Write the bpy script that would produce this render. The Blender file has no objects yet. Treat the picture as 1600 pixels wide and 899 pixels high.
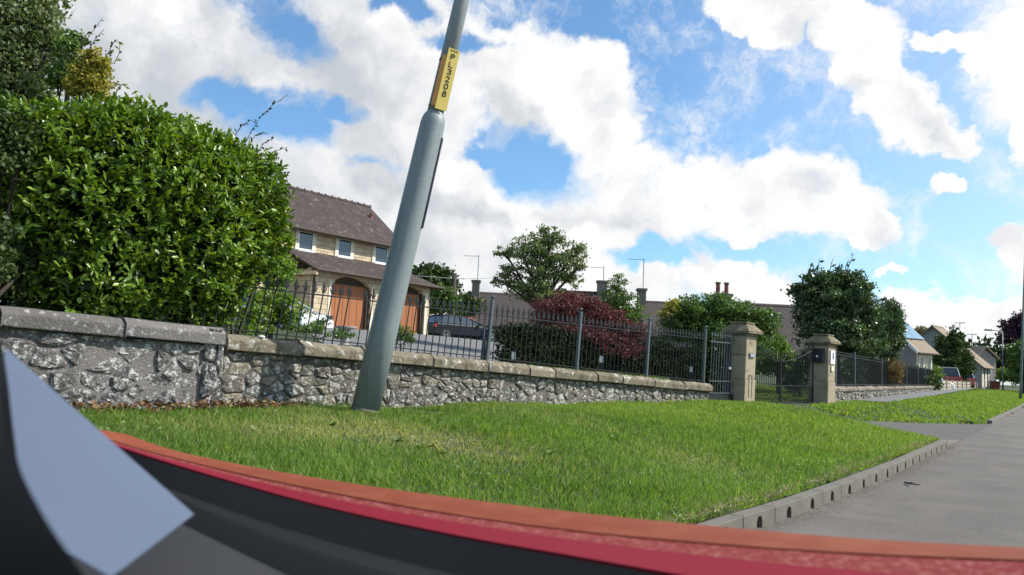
import bpy, math, random
import numpy as np
from mathutils import Vector
random.seed(7); RS = np.random.RandomState(11)
sc = bpy.context.scene; COL = sc.collection
R = math.radians
# ------------------------------------------------------------------ camera
F = 1250.0; EYE = 1.15
PHI = math.atan(.047); PIT = math.atan(115.5*math.cos(PHI)/F)
fv = Vector((0, math.cos(PIT), math.sin(PIT))); r0 = Vector((1, 0, 0)); u0 = Vector((0, -math.sin(PIT), math.cos(PIT)))
rv = math.cos(PHI)*r0+math.sin(PHI)*u0; uv = math.cos(PHI)*u0-math.sin(PHI)*r0
cd = bpy.data.cameras.new('camera'); cam = bpy.data.objects.new('camera', cd); COL.objects.link(cam)
from mathutils import Matrix
cam.matrix_world = Matrix(((rv.x, uv.x, -fv.x, 0), (rv.y, uv.y, -fv.y, 0), (rv.z, uv.z, -fv.z, EYE), (0, 0, 0, 1)))
cd.sensor_width = 36; cd.lens = 36*F/1600; cd.clip_start = .03; cd.clip_end = 3000
cd.dof.use_dof = True; cd.dof.focus_distance = 14; cd.dof.aperture_fstop = 5.6
sc.camera = cam
def ray(x, y): return fv+rv*((x-800)/F)-uv*((y-449.5)/F)
def at(x, y, Y):
    """world point seen at photo pixel x,y that stands Y metres in front"""
    d = ray(x, y); t = Y/d.y; return Vector((d.x*t, Y, EYE+d.z*t))
# ------------------------------------------------------------------ sun and sky
SUN_EL = 42; SUN_AZ = (0.985, 0.05)
sl = bpy.data.lights.new('sun', 'SUN'); so = bpy.data.objects.new('sun', sl); COL.objects.link(so)
sl.energy = 4.6; sl.angle = R(.5); sl.color = (1, .95, .87)
ce = math.cos(R(SUN_EL)); sd = Vector((SUN_AZ[0]*ce, SUN_AZ[1]*ce, math.sin(R(SUN_EL)))).normalized()
so.rotation_euler = sd.to_track_quat('Z', 'Y').to_euler(); so.location = (20, 0, 30)
sc.view_settings.view_transform = 'Standard'; sc.view_settings.look = 'None'
sc.view_settings.exposure = 0.36; sc.view_settings.gamma = 1; sc.view_settings.use_curve_mapping = False
W = bpy.data.worlds.new('World'); sc.world = W; W.use_nodes = True
NT = W.node_tree; NT.nodes.clear()
class NG:
    def __init__(s, nt): s.nt = nt
    def n(s, t, **k):
        x = s.nt.nodes.new(t)
        for a, b in k.items():
            if a == 'ins':
                for i, v in b.items():
                    if isinstance(v, bpy.types.NodeSocket): s.nt.links.new(v, x.inputs[i])
                    else: x.inputs[i].default_value = v
            else: setattr(x, a, b)
        return x
    def m(s, op, a, b=None, c=None, clamp=False):
        ins = {0: a}
        if b is not None: ins[1] = b
        if c is not None: ins[2] = c
        return s.n('ShaderNodeMath', operation=op, use_clamp=clamp, ins=ins).outputs[0]
    def vm(s, op, a, b=None):
        ins = {0: a}
        if b is not None: ins[1] = b
        x = s.n('ShaderNodeVectorMath', operation=op, ins=ins)
        return x.outputs['Value'] if op in ('LENGTH', 'DOT_PRODUCT') else x.outputs[0]
    def noise(s, vec, scale, detail=4, rough=.5, dist=0, out=0):
        return s.n('ShaderNodeTexNoise', ins={'Vector': vec, 'Scale': scale, 'Detail': detail, 'Roughness': rough, 'Distortion': dist}).outputs[out]
    def ramp(s, fac, stops, interp='LINEAR'):
        x = s.n('ShaderNodeValToRGB', ins={0: fac}); cr = x.color_ramp; cr.interpolation = interp
        while len(cr.elements) < len(stops): cr.elements.new(.5)
        for e, (p, c) in zip(cr.elements, stops):
            e.position = p; e.color = (c[0], c[1], c[2], 1) if hasattr(c, '__len__') else (c, c, c, 1)
        return x.outputs[0]
    def mix(s, fac, a, b, mode='MIX'):
        x = s.n('ShaderNodeMix', data_type='RGBA', blend_type=mode)
        for k, v in ((0, fac), (6, a), (7, b)):
            if isinstance(v, bpy.types.NodeSocket): s.nt.links.new(v, x.inputs[k])
            else: x.inputs[k].default_value = v if k == 0 else ((v[0], v[1], v[2], 1))
        return x.outputs[2]
def build_world():
    g = NG(NT); S = .11
    tc = g.n('ShaderNodeTexCoord').outputs['Generated']
    sep = g.n('ShaderNodeSeparateXYZ', ins={0: tc})
    u = g.m('ARCTAN2', sep.outputs[0], sep.outputs[1]); v = g.m('ARCSINE', sep.outputs[2])
    P = g.n('ShaderNodeCombineXYZ', ins={0: u, 1: v}).outputs[0]
    w1 = g.vm('SUBTRACT', g.noise(P, 7, 3, .55, out=1), (.5, .5, .5))
    w2 = g.vm('SUBTRACT', g.noise(P, 30, 5, .6, out=1), (.5, .5, .5))
    w1 = g.n('ShaderNodeVectorMath', operation='SCALE', ins={0: w1, 'Scale': .09}).outputs[0]
    w2 = g.n('ShaderNodeVectorMath', operation='SCALE', ins={0: w2, 'Scale': .05}).outputs[0]
    PW = g.vm('ADD', g.vm('ADD', P, w1), w2)
    def blob(b):
        cx, cy, rx, ry, rot = (list(b)+[0])[:5]
        d = ray(cx, cy).normalized()
        mp = g.n('ShaderNodeMapping', vector_type='TEXTURE', ins={'Vector': PW})
        mp.inputs['Location'].default_value = (math.atan2(d.x, d.y), math.asin(d.z), 0)
        mp.inputs['Rotation'].default_value = (0, 0, R(-rot))
        mp.inputs['Scale'].default_value = (rx/F, ry/F, 1)
        mp.inputs['Vector'].default_value
        return g.m('SUBTRACT', 1, g.vm('LENGTH', mp.outputs[0]))
    def union(bl):
        o = None
        for b in bl:
            x = blob(b); o = x if o is None else g.m('MAXIMUM', o, x)
        return o
    pos = [(140,110,330,190),(340,255,240,130),(600,110,230,170),(480,350,280,110),(800,120,150,95),(890,190,130,140),(930,130,62,85),
           (760,360,300,130),(960,310,150,110),(1120,300,95,72),(1250,305,130,70,20),(1340,345,70,26,25),(1165,360,40,22),
           (640,450,300,80),(1140,440,110,40,10),(900,450,200,70),(1352,382,28,22),(1392,428,26,8),(1480,306,26,14),(1500,490,120,30,5),(1570,378,24,20),(1300,540,300,40),
           (1180,15,90,40,35),(1300,25,120,52,30),(1360,100,62,64,30),(1410,180,100,54,38),(1475,222,56,36,20),(1475,75,60,16,25),(1530,105,60,26,45),(1600,100,50,80),(1610,180,34,70),
           (1700,60,160,150),(1640,400,60,60)]
    neg = [(452,40,100,58,30),(380,150,85,44),(450,190,105,58),(520,170,60,30),(830,262,115,72,15),(1010,405,80,26),(640,5,80,30),(760,240,60,26),(720,60,70,26)]
    v = g.m('MINIMUM', union(pos), .30)
    vn = g.m('MULTIPLY', g.m('MAXIMUM', union(neg), 0), .85)
    # the rest of the sky, outside the photographed part
    far = g.m('SUBTRACT', g.noise(P, 2.6, 3, .5), .52)
    far = g.m('MULTIPLY', far, g.m('GREATER_THAN', g.m('ABSOLUTE', g.m('SUBTRACT', u, 0)), .75))
    v = g.m('MAXIMUM', v, g.m('MULTIPLY', far, 2))
    n1 = g.noise(PW, 15, 10, .68)
    v2 = g.m('ADD', v, g.m('MULTIPLY', g.m('SUBTRACT', n1, .5), .75))
    mask = g.n('ShaderNodeMapRange', interpolation_type='SMOOTHSTEP', ins={0: v2, 1: -.05, 2: .24}).outputs[0]
    hole = g.n('ShaderNodeMapRange', interpolation_type='SMOOTHSTEP', ins={0: g.m('ADD', g.m('MULTIPLY', vn, 1.5), g.m('MULTIPLY', g.m('SUBTRACT', g.noise(PW, 11, 9, .62), .5), 1.5)), 1: .05, 2: .75}).outputs[0]
    mask = g.m('MULTIPLY', mask, g.m('SUBTRACT', 1, g.m('MULTIPLY', hole, g.m('GREATER_THAN', vn, 0)), clamp=True), clamp=True)
    # light and shade on the cloud heaps
    nb = g.noise(PW, 9, 5, .5); nc = g.noise(g.vm('ADD', PW, (.03, .02, 0)), 9, 5, .5)
    lit = g.m('ADD', .60, g.m('MULTIPLY', g.m('SUBTRACT', nb, nc), 2.6))
    grey = union([(560,120,260,90,10),(480,290,300,60,5),(790,190,130,50,20),(250,150,280,110),(700,330,200,30,8),(620,400,150,50),(900,345,160,26),(1275,290,50,30),(1350,150,45,20),(1150,325,70,20),(1240,60,55,22,30)])
    gr = g.n('ShaderNodeMapRange', ins={0: grey, 1: 0, 2: .8, 3: 0, 4: .52}).outputs[0]
    lit = g.m('SUBTRACT', lit, gr)
    dr = ray(1350, 60).normalized()
    near = g.n('ShaderNodeMapRange', ins={0: g.vm('DOT_PRODUCT', tc, (dr.x, dr.y, dr.z)), 1: .80, 2: .99, 3: 0, 4: .6}).outputs[0]
    lit = g.m('ADD', lit, near, clamp=True)
    k = 1/S
    cc = g.ramp(lit, [(0, (.60, .64, .69)), (.35, (.73, .755, .79)), (.7, (.9, .91, .93)), (1, (1.03, 1.03, 1.03))])
    cc = g.n('ShaderNodeVectorMath', operation='SCALE', ins={0: cc, 'Scale': k*.76}).outputs[0]
    sky = g.n('ShaderNodeTexSky', sky_type='NISHITA')
    sky.sun_disc = False; sky.sun_elevation = R(SUN_EL); sky.sun_rotation = math.atan2(SUN_AZ[0], SUN_AZ[1])
    sky.altitude = 50; sky.air_density = 1.0; sky.dust_density = .6; sky.ozone_density = 1.5
    tint = g.mix(1, sky.outputs[0], (.78, 1.13, 1.33), 'MULTIPLY')
    # thin veil toward the right
    veil = g.n('ShaderNodeMapRange', ins={0: u, 1: .15, 2: .75, 3: 0.02, 4: .34}).outputs[0]
    tint = g.mix(veil, tint, (.85*k, .9*k, .95*k))
    col = g.mix(mask, tint, cc)
    bg = g.n('ShaderNodeBackground', ins={0: col, 1: S})
    g.n('ShaderNodeOutputWorld', ins={0: bg.outputs[0]})
build_world()
# ------------------------------------------------------------------ materials
def new_mat(name):
    m = bpy.data.materials.new(name); m.use_nodes = True; m.node_tree.nodes.clear(); return m, NG(m.node_tree)
def pm(name, stops, scale=5, rough=.7, bump=.0, bscale=None, metal=0, attr=None, mixattr=.5, detail=5, spec=.5, coat=0, extra=None, stretch=None):
    """noise coloured principled material; attr mixes a per face random value into the ramp"""
    m, g = new_mat(name)
    co = g.n('ShaderNodeTexCoord').outputs['Object']
    if stretch: co = g.n('ShaderNodeMapping', ins={0: co, 3: stretch}).outputs[0]
    fac = g.noise(co, scale, detail, .6)
    if attr:
        a = g.n('ShaderNodeAttribute', attribute_name=attr).outputs['Fac']
        fac = g.m('ADD', g.m('MULTIPLY', fac, 1-mixattr), g.m('MULTIPLY', a, mixattr))
    col = g.ramp(fac, stops)
    if extra: col = extra(g, co, col)
    b = g.n('ShaderNodeBsdfPrincipled', ins={'Base Color': col, 'Roughness': rough, 'Metallic': metal, 'Specular IOR Level': spec, 'Coat Weight': coat})
    if bump:
        bn = g.n('ShaderNodeBump', ins={'Height': g.noise(co, bscale or scale*4, 6, .65), 'Strength': bump, 'Distance': .02})
        g.nt.links.new(bn.outputs[0], b.inputs['Normal'])
    g.n('ShaderNodeOutputMaterial', ins={0: b.outputs[0]}); return m
def leafmat(name, stops, rough=.45, trans=.3, spec=.5, tint=(1.3, 1.5, .5)):
    m, g = new_mat(name)
    a = g.n('ShaderNodeAttribute', attribute_name='rnd').outputs['Fac']
    col = g.ramp(a, stops)
    b = g.n('ShaderNodeBsdfPrincipled', ins={'Base Color': col, 'Roughness': rough, 'Specular IOR Level': spec})
    t = g.n('ShaderNodeBsdfTranslucent', ins={0: g.mix(1, col, tint, 'MULTIPLY')})
    x = g.n('ShaderNodeMixShader', ins={0: trans, 1: b.outputs[0], 2: t.outputs[0]})
    g.n('ShaderNodeOutputMaterial', ins={0: x.outputs[0]}); return m
def lichen(amount=.6, col=(.62, .63, .58), scale=9):
    def f(g, co, c):
        n = g.noise(co, scale, 6, .7); s = g.n('ShaderNodeMapRange', ins={0: n, 1: 1-amount, 2: 1-amount+.06}).outputs[0]
        return g.mix(g.m('MULTIPLY', s, .85), c, col)
    return f
def brick(bw, bh, mortar, scale=1, strength=1):
    def f(g, co, c):
        sp = g.n('ShaderNodeSeparateXYZ', ins={0: co})
        v = g.n('ShaderNodeCombineXYZ', ins={0: g.m('ADD', sp.outputs[0], sp.outputs[1]), 1: sp.outputs[2]}).outputs[0]
        b = g.n('ShaderNodeTexBrick', ins={0: v, 'Scale': scale, 'Mortar Size': .012, 'Brick Width': bw, 'Row Height': bh, 'Color1': (1, 1, 1, 1), 'Color2': (.72, .72, .72, 1), 'Mortar': mortar+(1,)})
        return g.mix(strength, c, b.outputs[0], 'MULTIPLY')
    return f
M = {}
M['asphalt'] = pm('asphalt', [(0, (.10, .098, .093)), (.45, (.15, .147, .14)), (.7, (.19, .186, .175)), (1, (.24, .23, .22))], 1.2, .85, .5, 160, detail=8)
def speckle(g, co, c):
    w = g.n('ShaderNodeMapRange', ins={0: g.noise(co, .8, 5, .6, .8), 1: .42, 2: .62, 3: .78, 4: 1.12}).outputs[0]; c = g.n('ShaderNodeVectorMath', operation='SCALE', ins={0: c, 'Scale': w}).outputs[0]
    w = g.n('ShaderNodeMapRange', ins={0: g.noise(co, 6, 6, .75, .5), 1: .60, 2: .66, 3: 0, 4: .45}).outputs[0]; c = g.mix(w, c, (.055, .05, .045))
    n = g.noise(co, 55, 5, .9); return g.mix(g.n('ShaderNodeMapRange', ins={0: n, 1: .45, 2: .68, 3: 0, 4: .8}).outputs[0], c, (.24, .222, .198))
M['asphalt'] = pm('asphalt', [(0, (.088, .075, .061)), (.45, (.118, .102, .083)), (.6, (.142, .124, .103)), (1, (.185, .163, .138))], .9, .85, .6, 190, detail=9, extra=speckle)
M['tar'] = pm('tar_drive', [(0, (.055, .05, .046)), (.6, (.11, .102, .094)), (1, (.19, .18, .165))], 2.5, .9, .6, 90, detail=8)
M['gravel'] = pm('gravel', [(0, (.08, .08, .08)), (.5, (.17, .168, .165)), (1, (.30, .29, .28))], 6, .9, .8, 60, detail=8)
M['soil'] = pm('verge_soil', [(0, (.018, .024, .008)), (.5, (.035, .05, .015)), (.75, (.07, .07, .03)), (1, (.12, .10, .05))], 3, .95, .8, 40, detail=8)
M['bare'] = pm('bare_soil', [(0, (.03, .022, .015)), (.6, (.07, .05, .035)), (1, (.14, .11, .08))], 9, .95, 1, 60)
M['concrete'] = pm('kerb_concrete', [(0, (.08, .071, .056)), (.5, (.15, .135, .11)), (1, (.23, .21, .175))], 5, .85, .5, 60, detail=8)
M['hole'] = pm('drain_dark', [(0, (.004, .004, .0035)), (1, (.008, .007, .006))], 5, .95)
M['mortar'] = pm('lime_mortar', [(0, (.06, .055, .05)), (.6, (.14, .125, .11)), (1, (.34, .30, .27))], 7, .95, .8, 60)
def stonecols(g, co, c):
    # white crusty lichen, dark moss and fine grit
    n = g.noise(co, 17, 8, .75); w = g.n('ShaderNodeMapRange', ins={0: n, 1: .515, 2: .56}).outputs[0]
    c = g.mix(g.m('MULTIPLY', w, .8), c, (.74, .74, .70))
    n = g.noise(co, 5, 5, .6, 1.5); w = g.n('ShaderNodeMapRange', ins={0: n, 1: .56, 2: .66}).outputs[0]
    c = g.mix(g.m('MULTIPLY', w, .7), c, (.07, .075, .045))
    n = g.noise(co, 60, 5, .8); w = g.n('ShaderNodeMapRange', ins={0: n, 1: .35, 2: .75, 3: .45, 4: 1.35}).outputs[0]
    return g.n('ShaderNodeVectorMath', operation='SCALE', ins={0: c, 'Scale': w}).outputs[0]
ST = [(0, (.09, .075, .07)), (.25, (.20, .17, .145)), (.45, (.25, .215, .17)), (.6, (.17, .18, .165)), (.8, (.29, .25, .18)), (1, (.40, .37, .31))]
M['rubble'] = pm('rubble_stone', ST, 4, .9, 1, 45, attr='rnd', mixattr=.75, extra=stonecols, spec=.2)
def copecol(g, co, c):
    n = g.noise(co, 7, 7, .72, .6); w = g.n('ShaderNodeMapRange', ins={0: n, 1: .55, 2: .62}).outputs[0]
    c = g.mix(g.m('MULTIPLY', w, .8), c, (.60, .60, .54))
    n = g.noise(co, 3.1, 6, .65, 1.2); w = g.n('ShaderNodeMapRange', ins={0: n, 1: .52, 2: .64}).outputs[0]
    return g.mix(g.m('MULTIPLY', w, .75), c, (.07, .065, .035))
M['coping'] = pm('coping_sandstone', [(0, (.10, .083, .06)), (.5, (.205, .175, .125)), (1, (.33, .295, .22))], 3, .9, .8, 40, attr='rnd', mixattr=.35, extra=copecol, spec=.2)
M['darkrubble'] = pm('shaded_boulder_stone', [(0, (.08, .073, .068)), (.5, (.16, .148, .14)), (1, (.27, .25, .24))], 3, .9, 1, 40, attr='rnd', mixattr=.4, extra=lichen(.43, (.42, .42, .43), 13), spec=.2)  # stone colour darkened to hold the shade of hedge and trees
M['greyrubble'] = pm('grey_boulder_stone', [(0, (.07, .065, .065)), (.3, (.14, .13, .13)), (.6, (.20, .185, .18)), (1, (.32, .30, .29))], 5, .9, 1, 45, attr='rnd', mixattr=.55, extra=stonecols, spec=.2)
M['sandstone'] = pm('pillar_sandstone', [(0, (.16, .13, .085)), (.4, (.33, .28, .19)), (.7, (.42, .36, .26)), (1, (.5, .44, .33))], 2.2, .9, .4, 60, detail=8, spec=.2,
                    extra=lambda g, co, c: g.mix(g.n('ShaderNodeMapRange', ins={0: g.noise(co, 4, 6, .7), 1: .56, 2: .68, 3: 0, 4: .7}).outputs[0], c, (.10, .085, .055)))
M['mosscap'] = pm('pillar_cap_stone', [(0, (.07, .06, .035)), (.45, (.17, .145, .09)), (.7, (.3, .26, .18)), (1, (.46, .42, .32))], 6, .9, .7, 50, detail=8, spec=.2)
M['greenpole'] = pm('green_pole_paint', [(0, (.07, .11, .09)), (1, (.12, .16, .14))], 5, .5)
M['iron'] = pm('black_iron', [(0, (.010, .012, .014)), (1, (.02, .022, .024))], 20, .45, .1, 60, spec=.35)
M['ironpost'] = pm('grey_iron', [(0, (.05, .065, .07)), (1, (.10, .12, .125))], 20, .38, .1, 60)
M['galv'] = pm('galvanised_steel', [(0, (.16, .19, .195)), (.5, (.215, .25, .255)), (1, (.27, .30, .30))], 22, .5, .08, 160, metal=.0, detail=8, spec=.6, extra=lambda g, co, c: g.mix(g.n('ShaderNodeMapRange', ins={0: g.noise(g.n('ShaderNodeMapping', ins={0: co, 3: (14, 14, 1.2)}).outputs[0], 1.5, 6, .7), 1: .5, 2: .75, 3: 0, 4: .5}).outputs[0], c, (.11, .12, .115)))
M['galvtop'] = pm('galvanised_steel_upper', [(0, (.20, .22, .225)), (.5, (.25, .27, .275)), (1, (.31, .33, .33))], 14, .45, .05, 160, detail=8)
def flat(name, c, rough=.5, v=.12, scale=12, **k):
    return pm(name, [(0, tuple(x*(1-v) for x in c)), (1, tuple(min(1, x*(1+v)) for x in c))], scale, rough, **k)
M['yellow'] = flat('yellow_label', (.88, .66, .16), .4, .05)
M['orange'] = flat('orange_label_edge', (.72, .30, .07), .5, .05)
M['black'] = flat('black_print', (.02, .018, .015), .6)
M['band'] = flat('black_strap', (.02, .02, .02), .5)
M['violet'] = flat('violet_cable', (.07, .05, .10), .5)  # dark violet tone of the thin strip on the post
M['white'] = flat('white_paint', (.78, .78, .76), .5, .05)
M['cream'] = flat('cream_trim', (.72, .66, .52), .7, .08, bump=.2)
M['beigebrick'] = pm('buff_block_wall', [(0, (.55, .43, .28)), (1, (.78, .64, .45))], 3, .9, .3, 30, extra=brick(.62, .24, (.35, .3, .22)))
M['render'] = pm('pebble_render', [(0, (.24, .225, .2)), (1, (.36, .335, .3))], 5, .95, .6, 70)
def roofx(g, co, c):
    n = g.noise(co, 3.5, 8, .75, .4); w = g.n('ShaderNodeMapRange', ins={0: n, 1: .57, 2: .64}).outputs[0]
    c = g.mix(g.m('MULTIPLY', w, .55), c, (.42, .40, .30))
    wv = g.n('ShaderNodeTexWave', wave_type='BANDS', bands_direction='Z', ins={0: co, 'Scale': 3.2, 'Distortion': .3, 'Detail': 2})
    return g.mix(.45, c, wv.outputs[0], 'MULTIPLY')
RF = [(0, (.045, .034, .033)), (.5, (.085, .066, .062)), (1, (.14, .11, .1))]
M['roof'] = pm('lichened_roof_tile', RF, 2, .9, .6, 20, extra=roofx, spec=.2)
M['roof2'] = pm('brown_roof_tile', [(0, (.06, .05, .048)), (1, (.14, .115, .105))], 3, .9, .5, 20, extra=lambda g, co, c: g.mix(.4, c, g.n('ShaderNodeTexWave', wave_type='BANDS', bands_direction='Z', ins={0: co, 'Scale': 3}).outputs[0], 'MULTIPLY'), spec=.2)
M['roof3'] = pm('tan_roof_tile', [(0, (.17, .125, .085)), (1, (.34, .27, .19))], 3, .9, .5, 20)
M['redroof'] = flat('red_roof', (.30, .09, .07), .8)
M['glass'] = flat('window_glass', (.03, .04, .05), .06, .3, spec=.9)
M['garage'] = pm('orange_timber_door', [(0, (.29, .10, .035)), (1, (.42, .155, .055))], 2, .6, .2, 8, stretch=(18, 18, .6))
M['darkwood'] = flat('dark_wood', (.07, .05, .035), .8, .3, bump=.3)
M['palewood'] = pm('weathered_pale_timber', [(0, (.30, .26, .18)), (1, (.50, .45, .34))], 3, .85, .3, 12, stretch=(1, 1, 8))
M['chimney'] = pm('chimney_stone', [(0, (.11, .09, .08)), (1, (.30, .25, .2))], 4, .9, .4, 20)
M['pot'] = flat('clay_pot', (.22, .09, .07), .8)
M['solar'] = flat('solar_panel', (.16, .30, .42), .12, .1, spec=.9)
M['bark'] = pm('bark', [(0, (.03, .024, .018)), (1, (.11, .09, .07))], 8, .95, .8, 30)
M['navy'] = flat('dark_blue_car_paint', (.008, .010, .018), .45, .1, coat=.1, spec=.25)
M['carred'] = flat('red_car_paint', (.32, .02, .035), .2, .05, coat=1)
M['carwhite'] = flat('white_car_paint', (.75, .76, .78), .2, .03, coat=1)
M['tyre'] = flat('tyre_rubber', (.02, .02, .02), .8)
M['alloy'] = flat('alloy_wheel', (.5, .5, .52), .3, .05, metal=.8)
M['lamp_red'] = flat('rear_lamp', (.5, .03, .03), .2)
M['blue'] = flat('blue_plastic', (.012, .025, .16), .5)
M['signblue'] = flat('blue_grey_sign', (.14, .18, .24), .5)
M['plaque'] = flat('cream_plaque', (.68, .63, .48), .6)
M['stonegrey'] = pm('grey_stone', [(0, (.2, .2, .19)), (1, (.42, .42, .4))], 9, .9, .4, 30)
M['bin'] = flat('brown_planter', (.2, .05, .035), .8)
# leaves
M['laurel'] = leafmat('laurel_leaf', [(0, (.035, .07, .012)), (.35, (.10, .18, .024)), (.7, (.195, .31, .036)), (.93, (.29, .40, .06)), (1, (.34, .36, .08))], .33, .3, .5, (1.35, 1.3, .4))
M['grass'] = leafmat('grass_blade', [(0, (0.068, 0.119, 0.027)), (.4, (0.169, 0.277, 0.056)), (.75, (0.282, 0.418, 0.090)), (.93, (0.407, 0.486, 0.147)), (.97, (0.475, 0.418, 0.203)), (1, (0.542, 0.452, 0.282))], .5, .45, .3, (1.2, 1.3, .55))
M['grass2'] = leafmat('far_grass_blade', [(0, (.11, .17, .03)), (.5, (.25, .36, .07)), (.93, (.37, .46, .12)), (1, (.46, .42, .22))], .5, .45, .3, (1.2, 1.3, .55))
M['straw'] = leafmat('straw', [(0, (.20, .15, .08)), (.6, (.38, .30, .17)), (1, (.55, .46, .30))], .8, .1, .1, (1, 1, 1))
M['litter'] = leafmat('dead_leaf', [(0, (.06, .035, .02)), (.5, (.17, .08, .035)), (.85, (.28, .18, .1)), (1, (.4, .34, .15))], .8, .15, .1, (1, 1, 1))
M['dark'] = leafmat('dark_evergreen_leaf', [(0, (0.019, 0.035, 0.013)), (.5, (0.045, 0.077, 0.022)), (.9, (0.088, 0.136, 0.035)), (1, (0.160, 0.208, 0.080))], .6, .15, .25)
M['shade'] = leafmat('shade_dark_leaf', [(0, (.008, .014, .006)), (.6, (.018, .03, .01)), (1, (.04, .06, .02))], .8, .1, .1)  # near black leaf colour carries the shade behind the railing
M['rowan'] = leafmat('rowan_leaf', [(0, (0.074, 0.106, 0.044)), (.5, (0.150, 0.196, 0.083)), (.9, (0.240, 0.270, 0.120)), (1, (0.374, 0.360, 0.180))], .5, .3, .4)
M['evergreen'] = leafmat('holly_leaf', [(0, (0.027, 0.050, 0.022)), (.5, (0.063, 0.108, 0.040)), (.85, (0.135, 0.198, 0.081)), (1, (0.306, 0.360, 0.198))], .35, .18, .5)
M['mid'] = leafmat('mid_green_leaf', [(0, (0.035, 0.072, 0.019)), (.5, (0.080, 0.144, 0.032)), (.9, (0.160, 0.240, 0.048)), (1, (0.288, 0.352, 0.128))], .45, .25, .4)
M['grey'] = leafmat('grey_green_leaf', [(0, (0.054, 0.082, 0.036)), (.5, (0.126, 0.162, 0.072)), (.9, (0.216, 0.252, 0.108)), (1, (0.360, 0.360, 0.180))], .55, .25, .3)
M['bright'] = leafmat('bright_green_leaf', [(0, (0.050, 0.100, 0.015)), (.5, (0.125, 0.213, 0.031)), (1, (0.300, 0.362, 0.062))], .45, .3, .4)
M['weed'] = leafmat('weed_leaf', [(0, (.09, .15, .05)), (.6, (.18, .26, .09)), (1, (.32, .38, .18))], .5, .3, .3)
M['grit'] = leafmat('road_grit', [(0, (.05, .045, .035)), (.5, (.14, .12, .09)), (1, (.35, .31, .25))], .9, .05, .1, (1, 1, 1))
M['gold'] = leafmat('golden_leaf', [(0, (.13, .13, .02)), (.5, (.31, .27, .04)), (1, (.52, .44, .09))], .5, .3, .3)
M['maple'] = leafmat('red_maple_leaf', [(0, (0.047, 0.016, 0.016)), (.5, (0.121, 0.038, 0.038)), (.9, (0.203, 0.074, 0.068)), (1, (0.324, 0.162, 0.135))], .5, .3, .3, (1.3, .9, .8))
M['purple'] = leafmat('purple_leaf', [(0, (0.030, 0.015, 0.027)), (1, (0.120, 0.060, 0.090))], .5, .2, .3, (1, .9, 1))
M['brownbush'] = leafmat('russet_leaf', [(0, (0.065, 0.058, 0.019)), (.5, (0.143, 0.117, 0.039)), (1, (0.312, 0.208, 0.078))], .5, .25, .3, (1.2, 1.1, .5))
M['conif'] = leafmat('conifer_needle', [(0, (0.015, 0.030, 0.015)), (.6, (0.038, 0.068, 0.027)), (1, (0.075, 0.120, 0.045))], .7, .1, .2)
M['petal'] = leafmat('cream_petal', [(0, (.6, .5, .35)), (1, (.8, .75, .6))], .6, .2, .2, (1, 1, 1))
# ------------------------------------------------------------------ object helpers
WL = {}
def tag(o, label=None, cat=None, group=None, kind=None):
    if label: o['label'] = label
    if cat: o['category'] = cat
    if group: o['group'] = group
    if kind: o['kind'] = kind
    return o
def empty(name, loc, label, cat, group=None):
    o = bpy.data.objects.new(name, None); COL.objects.link(o); o.location = loc; o.empty_display_size = .2
    WL[o] = Vector(loc); return tag(o, label, cat, group)
def link_mesh(name, verts, faces, mat, parent=None, smooth=False, rnd=None, loc=None):
    V = np.asarray(verts, dtype=np.float64).reshape(-1, 3)
    if parent is not None: base = WL[parent]
    else: base = Vector(loc) if loc is not None else Vector(((V[:, 0].min()+V[:, 0].max())/2, (V[:, 1].min()+V[:, 1].max())/2, V[:, 2].min()))
    V = V-np.array(base)
    me = bpy.data.meshes.new(name)
    if isinstance(faces, tuple):            # (flat indices, loop starts, loop totals)
        idx, st, tot = faces
        me.vertices.add(len(V)); me.vertices.foreach_set('co', V.ravel())
        me.loops.add(len(idx)); me.loops.foreach_set('vertex_index', idx)
        me.polygons.add(len(st)); me.polygons.foreach_set('loop_start', st); me.polygons.foreach_set('loop_total', tot)
        me.update(calc_edges=True)
    else:
        me.from_pydata(V.tolist(), [], faces)
    if rnd is not None:
        a = me.attributes.new('rnd', 'FLOAT', 'POINT'); a.data.foreach_set('value', np.asarray(rnd, dtype=np.float32))
    if smooth: me.polygons.foreach_set('use_smooth', np.ones(len(me.polygons), dtype=bool))
    me.materials.append(mat)
    o = bpy.data.objects.new(name, me); COL.objects.link(o)
    if parent is not None: o.parent = parent
    else: o.location = base
    WL[o] = Vector(base); return o
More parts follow.
